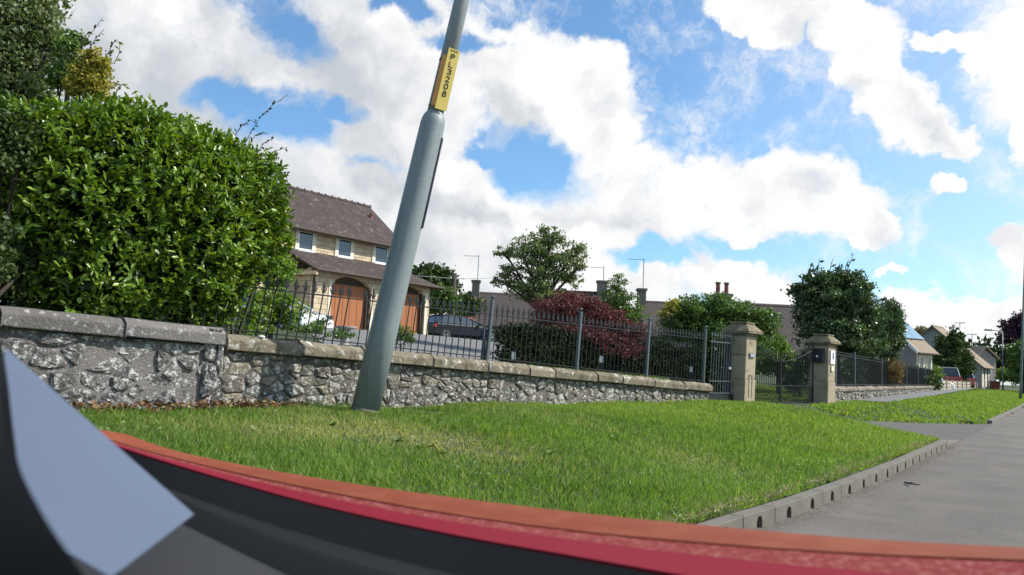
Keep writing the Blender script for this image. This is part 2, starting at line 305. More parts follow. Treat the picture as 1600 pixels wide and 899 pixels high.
class MB:
    """collects shapes of one mesh; O,a,n give a local frame (along, across, up)"""
    def __init__(s, O=(0, 0, 0), a=(1, 0), n=None, up=(0, 0, 1)):
        s.V = []; s.F = []; s.r = []; s.O = Vector(O); s.a = Vector((a[0], a[1], 0)).normalized()
        s.n = Vector((-s.a.y, s.a.x, 0)) if n is None else Vector((n[0], n[1], 0)).normalized(); s.up = Vector(up)
    def p(s, q): return s.O+s.a*q[0]+s.n*q[1]+s.up*q[2]
    def add(s, pts, faces, r=None):
        k = len(s.V); s.V += [tuple(s.p(q)) for q in pts]; s.F += [[i+k for i in f] for f in faces]
        s.r += [random.random() if r is None else r]*len(pts)
    def box(s, x0, x1, y0, y1, z0, z1, r=None):
        s.add([(x0,y0,z0),(x1,y0,z0),(x1,y1,z0),(x0,y1,z0),(x0,y0,z1),(x1,y0,z1),(x1,y1,z1),(x0,y1,z1)],
              [(0,3,2,1),(4,5,6,7),(0,1,5,4),(1,2,6,5),(2,3,7,6),(3,0,4,7)], r)
    def hexa(s, b, t, r=None):
        s.add(list(b)+list(t), [(0,3,2,1),(4,5,6,7),(0,1,5,4),(1,2,6,5),(2,3,7,6),(3,0,4,7)], r)
    def prism(s, prof, e0, e1, plane='xz', r=None):
        """profile in plane, extruded along the third axis from e0 to e1"""
        def q(u, v, e):
            return {'xz': (u, e, v), 'yz': (e, u, v), 'xy': (u, v, e)}[plane]
        n = len(prof); pts = [q(u, v, e0) for u, v in prof]+[q(u, v, e1) for u, v in prof]
        s.add(pts, [list(range(n))[::-1], list(range(n, 2*n))]+[(i, (i+1) % n, n+(i+1) % n, n+i) for i in range(n)], r)
    def tube(s, pts, rad, n=8, cap=True, r=None):
        pts = [Vector(q) for q in pts]
        if not hasattr(rad, '__len__'): rad = [rad]*len(pts)
        V = []; Fc = []
        for i, q in enumerate(pts):
            d = (pts[min(i+1, len(pts)-1)]-pts[max(i-1, 0)]).normalized()
            h = Vector((0, 0, 1)) if abs(d.z) < .9 else Vector((1, 0, 0))
            e1 = d.cross(h).normalized(); e2 = d.cross(e1)
            for k in range(n):
                t = 2*math.pi*k/n; V.append(q+(e1*math.cos(t)+e2*math.sin(t))*rad[i])
        for i in range(len(pts)-1):
            for k in range(n): Fc.append((i*n+k, i*n+(k+1) % n, (i+1)*n+(k+1) % n, (i+1)*n+k))
        if cap: Fc += [list(range(n))[::-1], [(len(pts)-1)*n+k for k in range(n)]]
        s.add(V, Fc, r)
    def lathe(s, c, prof, n=16, r=None):
        V = []; Fc = []
        for (rr, z) in prof:
            for k in range(n): t = 2*math.pi*k/n; V.append((c[0]+rr*math.cos(t), c[1]+rr*math.sin(t), c[2]+z))
        for i in range(len(prof)-1):
            for k in range(n): Fc.append((i*n+k, i*n+(k+1) % n, (i+1)*n+(k+1) % n, (i+1)*n+k))
        Fc += [list(range(n))[::-1], [(len(prof)-1)*n+k for k in range(n)]]
        s.add(V, Fc, r)
    def build(s, name, mat, parent=None, smooth=False, loc=None):
        return link_mesh(name, s.V, s.F, M[mat] if isinstance(mat, str) else mat, parent, smooth, s.r, loc)
def bevel(o, w=.01, seg=2):
    m = o.modifiers.new('b', 'BEVEL'); m.width = w; m.segments = seg; m.limit_method = 'ANGLE'; return o
def copy_tree(o, parent=None, delta=None):
    c = o.copy(); COL.objects.link(c); c.parent = parent; WL[c] = WL[o]
    if delta is not None: c.location = Vector(o.location)+Vector(delta); WL[c] = WL[o]+Vector(delta)
    for ch in [x for x in bpy.data.objects if x.parent == o]: copy_tree(ch, c)
    return c
# ------------------------------------------------------------------ ground shape
KY = np.array([-80, -20, 2, 5.77, 6.63, 8.03, 9.99, 14.2, 23.7, 43.6, 80, 150, 700.]); KX = np.array([-64, -18.4, -1.26, 1.68, 2.37, 3.42, 4.83, 7.75, 14.3, 27.97, 52.5, 100, 470.])
D = np.array([.637, .771]); N = np.array([-.771, .637]); WP = np.array([-2.87, 8.06])
def kx(Y): return np.interp(Y, KY, KX)
def kd(X, Y): return (kx(Y)-X)*.81
def ss(a, b, x):
    t = np.clip((x-a)/(b-a), 0, 1); return t*t*(3-2*t)
def side(X, Y, p, q):
    """positive on the left of p->q"""
    return ((q[0]-p[0])*(Y-p[1])-(q[1]-p[1])*(X-p[0]))/math.hypot(q[0]-p[0], q[1]-p[1])
EA = ((7.78, 14.2), (5.5, 17.4)); EB = ((13.9, 23.1), (9.25, 19.6))
P2A = np.array([8.75, 21.7]); P2B = np.array([28.42, 53.]); D2 = (P2B-P2A)/np.linalg.norm(P2B-P2A); N2 = np.array([-D2[1], D2[0]])
def drive_mask(X, Y):
    a = -side(X, Y, *EA)                      # beyond edge A
    b = side(X, Y, (EB[1][0], EB[1][1]), (EB[0][0], EB[0][1]))
    b = -b
    t = (X-WP[0])*N[0]+(Y-WP[1])*N[1]
    return (a > 0) & (b > 0) & (kd(X, Y) > -.02) & (t < 2.2)
def noise2(X, Y):
    return (np.sin(X*2.1+Y*.7)+np.sin(Y*2.9-X*1.3+1)+np.sin(X*5.3-Y*3.1+2)*.5)/2.5
def hgt(X, Y):
    X = np.asarray(X, float); Y = np.asarray(Y, float)
    d = kd(X, Y); s = (X-WP[0])*D[0]+(Y-WP[1])*D[1]; t = (X-WP[0])*N[0]+(Y-WP[1])*N[1]
    h = .13+.36*ss(.05, 3.6, d)+.02*noise2(X, Y)*ss(0, 1, d)
    h = h+.05*ss(6, -2, s)*ss(2.5, 5, d)
    t2 = (X-P2A[0])*N2[0]+(Y-P2A[1])*N2[1]; s2 = (X-P2A[0])*D2[0]+(Y-P2A[1])*D2[1]
    pav = .43+.0035*np.clip(s2, 0, 60)
    v2 = .10+.38*ss(.05, 2.6, d)+.02*noise2(X, Y)
    v2 = np.where(t2 > -1.2, pav-.012, v2)
    dh = .44*np.clip(d/5.2, 0, 1.0)**1.35-.012; eb = side(X, Y, (EB[1][0], EB[1][1]), (EB[0][0], EB[0][1])); v2 = dh+(v2-dh)*ss(0, 1.3, eb)+.05*ss(0, .15, eb)*(1-ss(.6, 1.3, eb))
    beyond = (side(X, Y, (EB[0][0], EB[0][1]), (EB[1][0], EB[1][1])) > 0) & (Y > 17)
    beyond = side(X, Y, (EB[1][0], EB[1][1]), (EB[0][0], EB[0][1])) > 0
    h = np.where(beyond & (Y > 18), v2, h)
    dm = drive_mask(X, Y)
    h = np.where(dm, .44*np.clip(d/5.2, 0, 1.0)**1.35-.012, h)
    # garden behind the walls
    gb = np.where(s < 11.2, 1.22-.032*np.clip(s, -6, 11.2), .40)
    gb = gb+(.42-gb)*ss(10.6, 11.4, s)
    g = gb+(1.75-(gb-.45))*ss(2, 21, t)*(1-ss(24, 42, s))+.6*ss(15, 60, t)
    h = np.where((t > .25) & (s < 17.6), g, h)
    h = np.where((t2 > .2) & (s >= 17.6), .45+(g-.45)*ss(0, 2, t2), h)
    h = np.where(d < .125, -.06, h)
    h = np.where(d < -7.6, .12, h)
    return h
def hz(x, y): return float(hgt(np.array([x]), np.array([y]))[0])
def axis(lo, hi, c0, c1, fine, grow=1.12):
    a = list(np.arange(c0, c1, fine)); st = fine; x = c0
    left = []
    while x > lo: st *= grow; x -= st; left.append(x)
    st = fine; x = a[-1]; right = []
    while x < hi: st *= grow; x += st; right.append(x)
    return np.array(left[::-1]+a+right)
GX = axis(-900, 1200, -7, 17, .14); GY = axis(-300, 1500, 2.5, 26, .14)
XX, YY = np.meshgrid(GX, GY); ZZ = hgt(XX, YY)
nx, ny = len(GX), len(GY)
i = np.arange(nx-1); j = np.arange(ny-1); I, J = np.meshgrid(i, j); b = (J*nx+I).ravel()
idx = np.stack([b, b+1, b+nx+1, b+nx], 1).ravel().astype(np.int32); cnt = len(b)
go = link_mesh('ground', np.stack([XX, YY, ZZ], -1), (idx, np.arange(cnt, dtype=np.int32)*4, np.full(cnt, 4, dtype=np.int32)), M['soil'], smooth=True, loc=(0, 0, 0))
tag(go, kind='structure')
def strip(name, rows, mat, smooth=True):
    """rows of equal length, each a list of points"""
    V = [p for r in rows for p in r]; n = len(rows[0]); Fc = []
    for a in range(len(rows)-1):
        for k in range(n-1): Fc.append((a*n+k, a*n+k+1, (a+1)*n+k+1, (a+1)*n+k))
    return link_mesh(name, V, Fc, M[mat], smooth=smooth, loc=(0, 0, 0))
rows = []
for Y in [-80, -40, -20, -10, -4, 0, 2, 4, 5.77, 6.63, 8.03, 9.99, 12, 14.2, 17, 20, 23.7, 30, 36, 43.6, 60, 80, 110, 150, 300, 700]:
    x = float(kx(Y)); rows.append([(x+off*1.23-.08, Y-off*.03, .0) for off in (0, 1.5, 3.4, 5.5, 7.4)])
tag(strip('road', rows, 'asphalt'), kind='structure')
rows = []
for u in np.linspace(0, 1, 24):
    a = Vector(EA[0]).lerp(Vector(EA[1]), u*1.25); c = Vector(EB[0]).lerp(Vector(EB[1]), u*1.0); r = []
    for v in np.linspace(0, 1, 20):
        q = a.lerp(c, v); d = float(kd(q.x, q.y)); r.append((q.x, q.y, .44*max(0, min(1, d/5.2))**1.35+.006))
    rows.append(r)
tag(strip('driveway', rows, 'tar'), kind='structure')
rows = []
for s in list(np.linspace(3.2, 40, 60))+[50, 60, 70, 85, 100]:
    r = []
    for t in (-1.14, -.8, -.4, -.02):
        q = P2A+D2*s+N2*t; r.append((q[0], q[1], hz(q[0], q[1])+.045))
    rows.append(r)
tag(strip('pavement', rows, 'gravel'), kind='structure')
rows = []
for Y in np.linspace(12.2, 37, 30):
    xl = -.52*Y+1.0 if Y < 36 else -18; r = []
    for v in np.linspace(0, 1, 24):
        X = (-.26*Y+.3)*(1-v)+(-.035*Y+.75)*v; X = (-.33*Y+2)*(1-v)+(.01*Y+.2)*v
        r.append((X, Y, hz(X, Y)+.02))
    rows.append(r)
tag(strip('gravel_forecourt', rows, 'gravel'), kind='structure')
# ------------------------------------------------------------------ kerb
M['holemat'] = M['hole']
def kerb_block(name, L, hole, O, a):
    t = MB((O[0], O[1], 0), a)
    z1 = .125
    if hole:
        cx = L*.5; w = .05; arc = [(cx+w, -.02)]+[(cx+w*math.cos(q), .048+.044*math.sin(q)) for q in np.linspace(0, math.pi, 9)]+[(cx-w, -.02)]
        prof = [(0, -.06), (cx-w-.0, -.06)]+arc[::-1]+[(cx+w, -.06), (L, -.06), (L, z1), (0, z1)]
        # front shell with arched mouth, closed by a black plug painting the hole's shade
        t.prism(prof, 0, .115)
        o_front = t
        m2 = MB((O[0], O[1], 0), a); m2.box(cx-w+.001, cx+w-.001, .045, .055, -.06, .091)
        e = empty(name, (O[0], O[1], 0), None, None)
        bevel(t.build('kerb_face', 'concrete', e), .006); m2.build('dark_plug', 'hole', e)
        return e
    t.box(0, L, 0, .14, -.06, z1); return bevel(t.build(name, 'concrete', loc=(O[0], O[1], 0)), .012)
# walk along the kerb line
def kpt(s):
    pts = list(zip(KX, KY)); acc = 0; st = 6     # start index near Y 5.77 = 3
    i = 3; q = Vector(pts[3]); rem = s
    if s < 0: d = (Vector(pts[3])-Vector(pts[2])).normalized(); return q+d*s, d
    while True:
        nx_ = Vector(pts[i+1]); L = (nx_-q).length
        if rem <= L: return q+(nx_-q).normalized()*rem, (nx_-q).normalized()
        rem -= L; q = nx_; i += 1
s = -2.4; first = None
while s < 10.4:
    q, d = kpt(s); lo = (s > 9.3)
    o = kerb_block('kerb_block', .612, True, (q.x, q.y), (d.x, d.y))
    tag(o, 'pale concrete kerb block with arched drain hole along the near verge', 'kerb block', 'drainage kerb blocks with arched holes'); s += .62
for k in range(2):
    q, d = kpt(s); o = kerb_block('kerb_block', .9, False, (q.x, q.y), (d.x, d.y)); o.location.z -= .05*(k+1)
    tag(o, ['sunken plain kerb block at the end of the drainage kerb', 'lowest plain kerb block beside the driveway mouth'][k], 'kerb block'); s += .91
s = 21.6
while s < 60:
    q, d = kpt(s); o = kerb_block('kerb_block', .9, False, (q.x, q.y), (d.x, d.y)); o.location.z -= .03
    tag(o, 'low plain kerb block beside the far grass verge', 'kerb block', 'plain kerb blocks along the far verge'); s += .915
# ------------------------------------------------------------------ stone walls
def clip_poly(poly, mx, mz, nx_, nz_):
    """keep the half plane (p-m).n <= 0"""
    out = []
    for i_ in range(len(poly)):
        p, q = poly[i_], poly[(i_+1) % len(poly)]
        dp = (p[0]-mx)*nx_+(p[1]-mz)*nz_; dq = (q[0]-mx)*nx_+(q[1]-mz)*nz_
        if dp <= 0: out.append(p)
        if (dp < 0 < dq) or (dq < 0 < dp): t = dp/(dp-dq); out.append((p[0]+(q[0]-p[0])*t, p[1]+(q[1]-p[1])*t))
    return out
def rubble(mb, L, zb, zt, hs=(.10, .2), ws=(.12, .38), proud=.045, y=0, jit=.02, gap=.006):
    """close fitting irregular stones (cells round scattered seeds) with rough domed faces"""
    hm = (hs[0]+hs[1])/2; wm = (ws[0]+ws[1])/2; asp = wm/hm
    S_ = []; z = min(zb(0), zb(L))-hm; r_ = 0
    zhi = max(zt(0), zt(L))+hm
    while z < zhi:
        x = -wm+random.uniform(0, wm)
        while x < L+wm:
            if random.random() > .12: S_.append((x+random.uniform(-.3, .3)*wm, z+random.uniform(-.34, .34)*hm))
            if random.random() < .22: S_.append((x+random.uniform(-.5, .5)*wm, z+random.uniform(-.5, .5)*hm))
            x += wm*random.uniform(.6, 1.35)
        z += hm*.92
    S_ = np.array(S_)
    for (cx, cz) in S_:
        poly = [(cx-wm*1.2, cz-hm*1.1), (cx+wm*1.2, cz-hm*1.1), (cx+wm*1.2, cz+hm*1.1), (cx-wm*1.2, cz+hm*1.1)]
        near = S_[(np.abs(S_[:, 0]-cx) < wm*2.4) & (np.abs(S_[:, 1]-cz) < hm*2.4)]
        for (ox, oz) in near:
            if ox == cx and oz == cz: continue
            dx, dz = ox-cx, (oz-cz); mx, mz = (ox+cx)/2, (oz+cz)/2
            poly = clip_poly(poly, mx, mz, dx, dz*asp*asp*.8)
            if len(poly) < 3: break
        if len(poly) < 3: continue
        poly = clip_poly(poly, 0, 0, -1, 0); poly = clip_poly(poly, L, 0, 1, 0) if len(poly) > 2 else poly
        if len(poly) > 2: zz = zt(min(max(cx, 0), L)); poly = clip_poly(poly, 0, zz, 0, 1)
        if len(poly) < 3: continue
        px = [p[0] for p in poly]; pz = [p[1] for p in poly]; w = max(px)-min(px); h = max(pz)-min(pz)
        if w < .035 or h < .03: continue
        mx, mz = sum(px)/len(px), sum(pz)/len(pz)
        ring = []
        for i_ in range(len(poly)):
            p, q = poly[i_], poly[(i_+1) % len(poly)]; l = math.hypot(q[0]-p[0], q[1]-p[1])
            if l < .012: continue
            m_ = 3 if l > .07 else 2
            for k in range(m_): t = (k+.25)/m_; j_ = random.uniform(-.05, .03)*min(l, .1); ring.append((p[0]+(q[0]-p[0])*t+j_, p[1]+(q[1]-p[1])*t+j_*.6))
        n = len(ring)
        if n < 4: continue
        pr = proud*random.uniform(.3, 1.3); tx, tz = random.uniform(-.35, .35), random.uniform(-.3, .3); g_ = gap*random.uniform(.6, 2.2); V = []
        for sc_, dp in ((1.0, .012), (.97, -pr*.45), (.84, -pr*.88), (.52, -pr)):
            for (a_, b_) in ring:
                ux, uz = a_-mx, b_-mz; l = math.hypot(ux, uz)+1e-6; k = max(.2, (l-g_)/l)*sc_
                rough = random.uniform(-.2, .2)*pr if dp < 0 else 0
                V.append((mx+ux*k, y+dp*(1+tx*ux/w*2*.6+tz*uz/h*2*.6)+rough, mz+uz*k))
        V.append((mx, y-pr*random.uniform(.85, 1.1), mz)); Fc = []
        for a_ in range(3):
            for k in range(n): Fc.append((a_*n+k, a_*n+(k+1) % n, (a_+1)*n+(k+1) % n, (a_+1)*n+k))
        for k in range(n): Fc.append((3*n+k, 3*n+(k+1) % n, 4*n))
        mb.add(V, Fc)
def coping(root, O, a, L, zt, thick, over, mat, lens=(.5, 1.0), n=8, label=None):
    """chamfered coping stones, each a part"""
    x = 0
    while x < L-.05:
        w = min(random.uniform(*lens), L-x)
        if L-x-w < .25: w = L-x
        mb = MB((O[0], O[1], 0), a); g = .006
        dx = [x+g, x+w-g]; bot = []; prof = []
        j = random.uniform(-.008, .008)
        ring = []
        for xx in np.linspace(dx[0], dx[1], max(2, int(w/.12))):
            z = zt(xx)+j; w_ = random.uniform(-.008, .008)
            ring.append([(xx, -over+w_, z-thick), (xx, -over+w_-.003, z-thick*.36+w_), (xx, -over+.075, z+w_*.6), (xx, .42, z+w_*.6), (xx, .42, z-thick)])
        V = [p for r in ring for p in r]; Fc = []
        for i_ in range(len(ring)-1):
            for k in range(5): Fc.append((i_*5+k, i_*5+(k+1) % 5, (i_+1)*5+(k+1) % 5, (i_+1)*5+k))
        Fc += [[0, 1, 2, 3, 4], [(len(ring)-1)*5+k for k in range(5)][::-1]]
        mb.add(V, Fc); o = bevel(mb.build('coping_stone', mat, root), .012); x += w
def zlin(a, b, L): return lambda s: a+(b-a)*min(max(s/L, 0), 1)
# main wall
LW = 11.05
ZT = lambda s: 1.30-.038*s; ZB = lambda s: .42-.012*s
r_ = empty('stone_wall', (WP[0]+D[0]*5, WP[1]+D[1]*5, .45), 'low rubble stone wall with sandstone coping under the black railing', 'wall')
mb = MB((WP[0], WP[1], 0), D); nseg = 12
for k in range(nseg):
    s0, s1 = LW*k/nseg, LW*(k+1)/nseg-.0
    mb.hexa([(s0, .03, .1), (s1, .03, .1), (s1, .38, .1), (s0, .38, .1)], [(s0, .03, ZT(s0)-.163), (s1, .03, ZT(s1)-.163), (s1, .38, ZT(s1)-.163), (s0, .38, ZT(s0)-.163)])
mb.build('mortar_core', 'mortar', r_)
mb = MB((WP[0], WP[1], 0), D); rubble(mb, LW, ZB, lambda s: ZT(s)-.163, (.075, .17), (.09, .32), .036, .04); mb.build('rubble_face', 'rubble', r_)
mb = MB((WP[0]+D[0]*LW, WP[1]+D[1]*LW, 0), (N[0], N[1])); 
coping(r_, WP, D, LW, ZT, .16, .07, 'coping', (.55, 1.2))
# older wall on the left, under the laurel
OL = WP-D*6.2+N*(-.06); LL = 6.17
ZTL = lambda s: 1.56-.036*s; ZBL = lambda s: .5
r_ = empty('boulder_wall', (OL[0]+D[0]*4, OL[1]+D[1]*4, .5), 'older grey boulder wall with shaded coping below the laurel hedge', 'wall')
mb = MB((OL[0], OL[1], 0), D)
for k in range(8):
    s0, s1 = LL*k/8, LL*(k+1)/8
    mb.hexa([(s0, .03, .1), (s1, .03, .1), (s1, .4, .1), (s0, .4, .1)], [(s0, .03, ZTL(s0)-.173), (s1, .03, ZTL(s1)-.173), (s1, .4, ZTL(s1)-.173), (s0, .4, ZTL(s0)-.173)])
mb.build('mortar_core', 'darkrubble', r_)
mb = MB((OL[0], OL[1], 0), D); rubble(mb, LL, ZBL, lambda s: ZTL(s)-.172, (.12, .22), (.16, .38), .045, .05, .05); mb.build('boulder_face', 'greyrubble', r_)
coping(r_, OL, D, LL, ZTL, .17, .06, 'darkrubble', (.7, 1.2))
# end stone standing against the joint
mb = MB((WP[0]-D[0]*.24, WP[1]-D[1]*.24, 0), D); rubble(mb, .22, lambda s: .5, lambda s: 1.34, (.3, .42), (.24, .26), .05, -.05, .02)
mb.build('end_stones', 'greyrubble', r_)
# wall beyond the gate
LW2 = 36.6
r_ = empty('stone_wall', (P2A[0]+D2[0]*10, P2A[1]+D2[1]*10, .45), 'long low rubble wall with round coping beyond the right gate pillar', 'wall')
mb = MB((P2A[0], P2A[1], 0), D2); mb.box(0, LW2, .03, .35, 0, .74); mb.build('mortar_core', 'mortar', r_)
mb = MB((P2A[0], P2A[1], 0), D2); rubble(mb, LW2, lambda s: .35, lambda s: .74, (.09, .16), (.12, .34), .05, .03); mb.build('rubble_face', 'rubble', r_, smooth=True)
mb = MB((P2A[0], P2A[1], 0), D2); x = 0
while x < LW2-.2:
    w = random.uniform(.28, .5); mb.prism([(-.05, .745), (-.06, .81), (-.01, .87+random.uniform(-.02, .02)), (.34, .87), (.38, .8), (.38, .745)], x, x+w-.015, 'yz'); x += w
mb.build('coping', 'coping', r_)
# ------------------------------------------------------------------ iron railings
def finial(mb, x, y, z, k=1):
    """fleur shaped spear head"""
    mb.prism([(x-.005*k, z), (x-.019*k, z+.045*k), (x, z+.105*k), (x+.019*k, z+.045*k), (x+.005*k, z)], y-.004, y+.004)
    for sg in (-1, 1):
        mb.prism([(x, z+.004*k), (x+sg*.016*k, z+.012*k), (x+sg*.033*k, z+.043*k), (x+sg*.036*k, z+.018*k), (x+sg*.02*k, z-.008*k), (x, z-.006*k)][::sg], y-.003, y+.003)
    mb.box(x-.018*k, x+.018*k, y-.009, y+.009, z-.02*k, z-.008*k)
def railing_panel(root, O, a, s0, s1, zb, zt, lean, sp=.125, k=1., matr='iron'):
    mb = MB((O[0], O[1], 0), a); n = max(2, round((s1-s0)/sp)); st = (s1-s0)/n
    for i_ in range(1, n):
        x = s0+st*i_; b0 = zb(x); t0 = zt(x); ln = math.tan(lean(x)); x1 = x+ln*(t0-.10*k-b0)
        mb.tube([(x, 0, b0+.0), (x1, 0, t0-.09*k)], .0075, 6)
        mb.O = mb.O; finial(mb, x1, 0, t0-.10*k, k)
    for zz, th in ((lambda x: zb(x)+.05, .012), (lambda x: zt(x)-.15*k, .014)):
        for i_ in range(n):
            xa, xb = s0+st*i_, s0+st*(i_+1); za, zc = zz(xa), zz(xb); la, lb = math.tan(lean(xa))*(za-zb(xa)), math.tan(lean(xb))*(zc-zb(xb))
            xa += la; xb += lb
            mb.hexa([(xa, -.02, za-th/2), (xb, -.02, zc-th/2), (xb, .02, zc-th/2), (xa, .02, za-th/2)], [(xa, -.02, za+th/2), (xb, -.02, zc+th/2), (xb, .02, zc+th/2), (xa, .02, za+th/2)])
    return mb.build('railing_panel', matr, root)
RO = WP+N*.17
r_ = empty('iron_railing', (RO[0]+D[0]*5, RO[1]+D[1]*5, 1.1), 'black iron railing with fleur spear heads on top of the low stone wall', 'railing')
ZR = lambda s: 1.955; zbr = lambda s: ZT(s)+.0; lean = lambda s: R(9.5-5.5*min(max((s-.3)/4.3, 0), 1)-1.0*min(max((s-4.6)/6, 0), 1))
def s_of_px(x):
    Z = 11924/(1829-x); return (Z-8.06)/.771
posts = [s_of_px(775), s_of_px(915), s_of_px(1023), s_of_px(1111)]
# where the rail passes behind the joint on the left it starts at the hedge
edges = [s_of_px(372)-1.2, s_of_px(560), *posts]
for i_ in range(len(edges)-1): railing_panel(r_, RO, D, edges[i_], edges[i_+1], zbr, ZR, lean)
for sp_ in posts:
    mb = MB((RO[0], RO[1], 0), D); b0 = zbr(sp_)-.0; ln = math.tan(lean(sp_))*(2.02-b0)
    mb.hexa([(sp_-.022, -.022, b0), (sp_+.022, -.022, b0), (sp_+.022, .022, b0), (sp_-.022, .022, b0)], [(sp_-.022+ln, -.022, 2.02), (sp_+.022+ln, -.022, 2.02), (sp_+.022+ln, .022, 2.02), (sp_-.022+ln, .022, 2.02)])
    mb.lathe((sp_+ln, 0, 2.02), [(.012, 0), (.014, .012), (.030, .03), (.030, .045), (.014, .066), (.002, .07)], 10)
    if sp_ == posts[0]: mb.box(sp_-.045, sp_-.0, .03, .06, b0, b0+.5)
    mb.build('railing_post', 'ironpost', r_)
r_ = empty('iron_railing', (P2A[0]+D2[0]*10, P2A[1]+D2[1]*10, .87), 'plain grey railing on the low wall beyond the right gate pillar', 'railing')
O2 = P2A+N2*.15
mb = MB((O2[0], O2[1], 0), D2)
x = .3
while x < 36: mb.tube([(x, 0, .93), (x, 0, 1.87)], .007, 5); x += .13
mb.box(.2, 36, -.018, .018, 1.78, 1.795); mb.box(.2, 36, -.018, .018, 1.86, 1.872); mb.box(.2, 36, -.018, .018, .92, .935)
mb.build('railing_panel', 'iron', r_)
for px in (1320, 1349, 1390, 1428, 1445, 1456):
    # distance on the second wall line seen at px
    k = (px-800)/F*math.cos(PIT); s = (P2A[0]-k*P2A[1])/(k*D2[1]-D2[0]); s = max(.4, s)
    mb = MB((O2[0], O2[1], 0), D2); mb.box(s-.03, s+.03, -.03, .03, .86, 1.97); mb.build('railing_post', 'ironpost', r_)
# ------------------------------------------------------------------ gate pillars
def pillar(px, pb, Y, w, H, leanang, label, shrink=1):
    b_ = at(px, pb, Y); O = Vector((b_.x, b_.y, .36)); a = Vector((.68, .733, 0))
    up = Vector((a.x*math.sin(leanang), a.y*math.sin(leanang), math.cos(leanang)))
    r = empty('gate_pillar', O, label, 'pillar', 'stone gate pillars')
    h = w/2; H2 = H-.05
    mb = MB(O, a, up=up)
    mb.box(-h, h, -h, h, 0, .62*k_ if False else .64)
    mb.box(-h+.012, h-.012, -h+.012, h-.012, .643, 1.16); mb.box(-h+.012, h-.012, -h+.012, h-.012, 1.163, H2-.30)
    bevel(mb.build('shaft', 'sandstone', r), .015)
    mb = MB(O, a, up=up); z = H2-.30
    mb.box(-h-.02, h+.02, -h-.02, h+.02, z+.002, z+.05); mb.box(-h-.09, h+.09, -h-.09, h+.09, z+.053, z+.10)
    e = h+.10; q = h*.62
    mb.hexa([(-e, -e, z+.102), (e, -e, z+.102), (e, e, z+.102), (-e, e, z+.102)], [(-q-.03, -q-.03, z+.27), (q+.03, -q-.03, z+.27), (q+.03, q+.03, z+.27), (-q-.03, q+.03, z+.27)])
    mb.box(-q-.05, q+.05, -q-.05, q+.05, z+.273, z+.31)
    bevel(mb.build('cap', 'mosscap', r), .01)
    return r, O, a, up, h
k_ = 1
r_, O_, a_, up_, h_ = pillar(1154, 634, 17.6, .50, 1.93, R(3.2), 'left stone gate pillar with small blue grey name plate on its sunlit face')
mb = MB(O_, a_, up=up_); mb.box(-.10, .12, -h_-.02, -h_-.001, 1.12, 1.22); sg = mb.build('name_plate', 'signblue', r_)
mb = MB(O_, a_, up=up_)
for z_ in (1.145, 1.175):
    x = -.08
    while x < .09: w_ = random.uniform(.012, .03); mb.box(x, x+w_, -h_-.024, -h_-.0205, z_, z_+.016); x += w_+.01
mb.build('lettering', 'white', sg)
mb = MB(O_, a_, up=up_)
for q in ((-.08, -.065, .25, .75), (.065, .08, .25, .75), (-.065, .065, .735, .75)): mb.box(q[0], q[1], -h_-.012, -h_-.001, q[2], q[3])
mb.build('raised_panel', 'sandstone', r_)
PIL1 = O_
r_, O_, a_, up_, h_ = pillar(1284, 627, 21.6, .52, 1.95, R(1.8), 'right stone gate pillar with white notice and black letter box')
mb = MB(O_, a_, up=up_); mb.box(-.16, .14, -h_-.02, -h_-.001, 1.12, 1.48); sg = mb.build('notice', 'white', r_)
mb = MB(O_, a_, up=up_); mb.prism([(-.03, 1.22), (.05, 1.30), (.0, 1.36), (.06, 1.42), (-.05, 1.40)], -h_-.026, -h_-.0205); mb.build('emblem', 'blue', sg)
mb = MB(O_, a_, up=up_); mb.box(-.10, .07, -h_-.02, -h_-.001, .93, 1.07); mb.build('small_plate', 'cream', r_)
mb = MB(O_, a_, up=up_); mb.box(-h_-.12, -h_-.002, -.15, .18, 1.15, 1.52); lb = mb.build('letter_box', 'iron', r_)
mb = MB(O_, a_, up=up_); mb.box(-h_-.126, -h_-.1205, -.02, .03, 1.28, 1.34); mb.build('keyhole_plate', 'white', lb)
PIL2 = O_
# side gate between the wall end and the left pillar
e0 = WP+D*(LW+.12)+N*.1; e1 = np.array([PIL1.x, PIL1.y])-np.array([.68, .733])*.28
aa = (e1-e0); Lg = np.linalg.norm(aa)
r_ = empty('side_gate', (e0[0], e0[1], .38), 'narrow dark iron side gate between the wall end and left pillar', 'gate')
mb = MB((e0[0], e0[1], 0), aa); x = .05
while x < Lg-.05: mb.tube([(x, 0, .62), (x+.07, 0, 1.9)], .008, 5); finial(mb, x+.07, 0, 1.9, .8); x += .1
mb.box(0.03, Lg+.04, -.02, .02, 1.75, 1.775); mb.box(.02, Lg, -.02, .02, .68, .7); mb.box(0.02, Lg, -.02, .02, .93, .95)
mb.build('gate_bars', 'ironpost', r_)
mb = MB((e0[0], e0[1], 0), aa); mb.box(.02, Lg, -.012, .012, .38, .66); mb.build('kick_plate', 'iron', r_)
mb = MB((e0[0], e0[1], 0), aa); mb.box(Lg-.12, Lg-.02, .05, .14, .36, 1.98); mb.build('hinge_post', 'iron', r_)
mb = MB((e0[0], e0[1], 0), aa); mb.lathe((Lg*.8, -.03, 1.2), [(.03, 0), (.03, .05)], 8); mb.build('knob', 'white', r_)
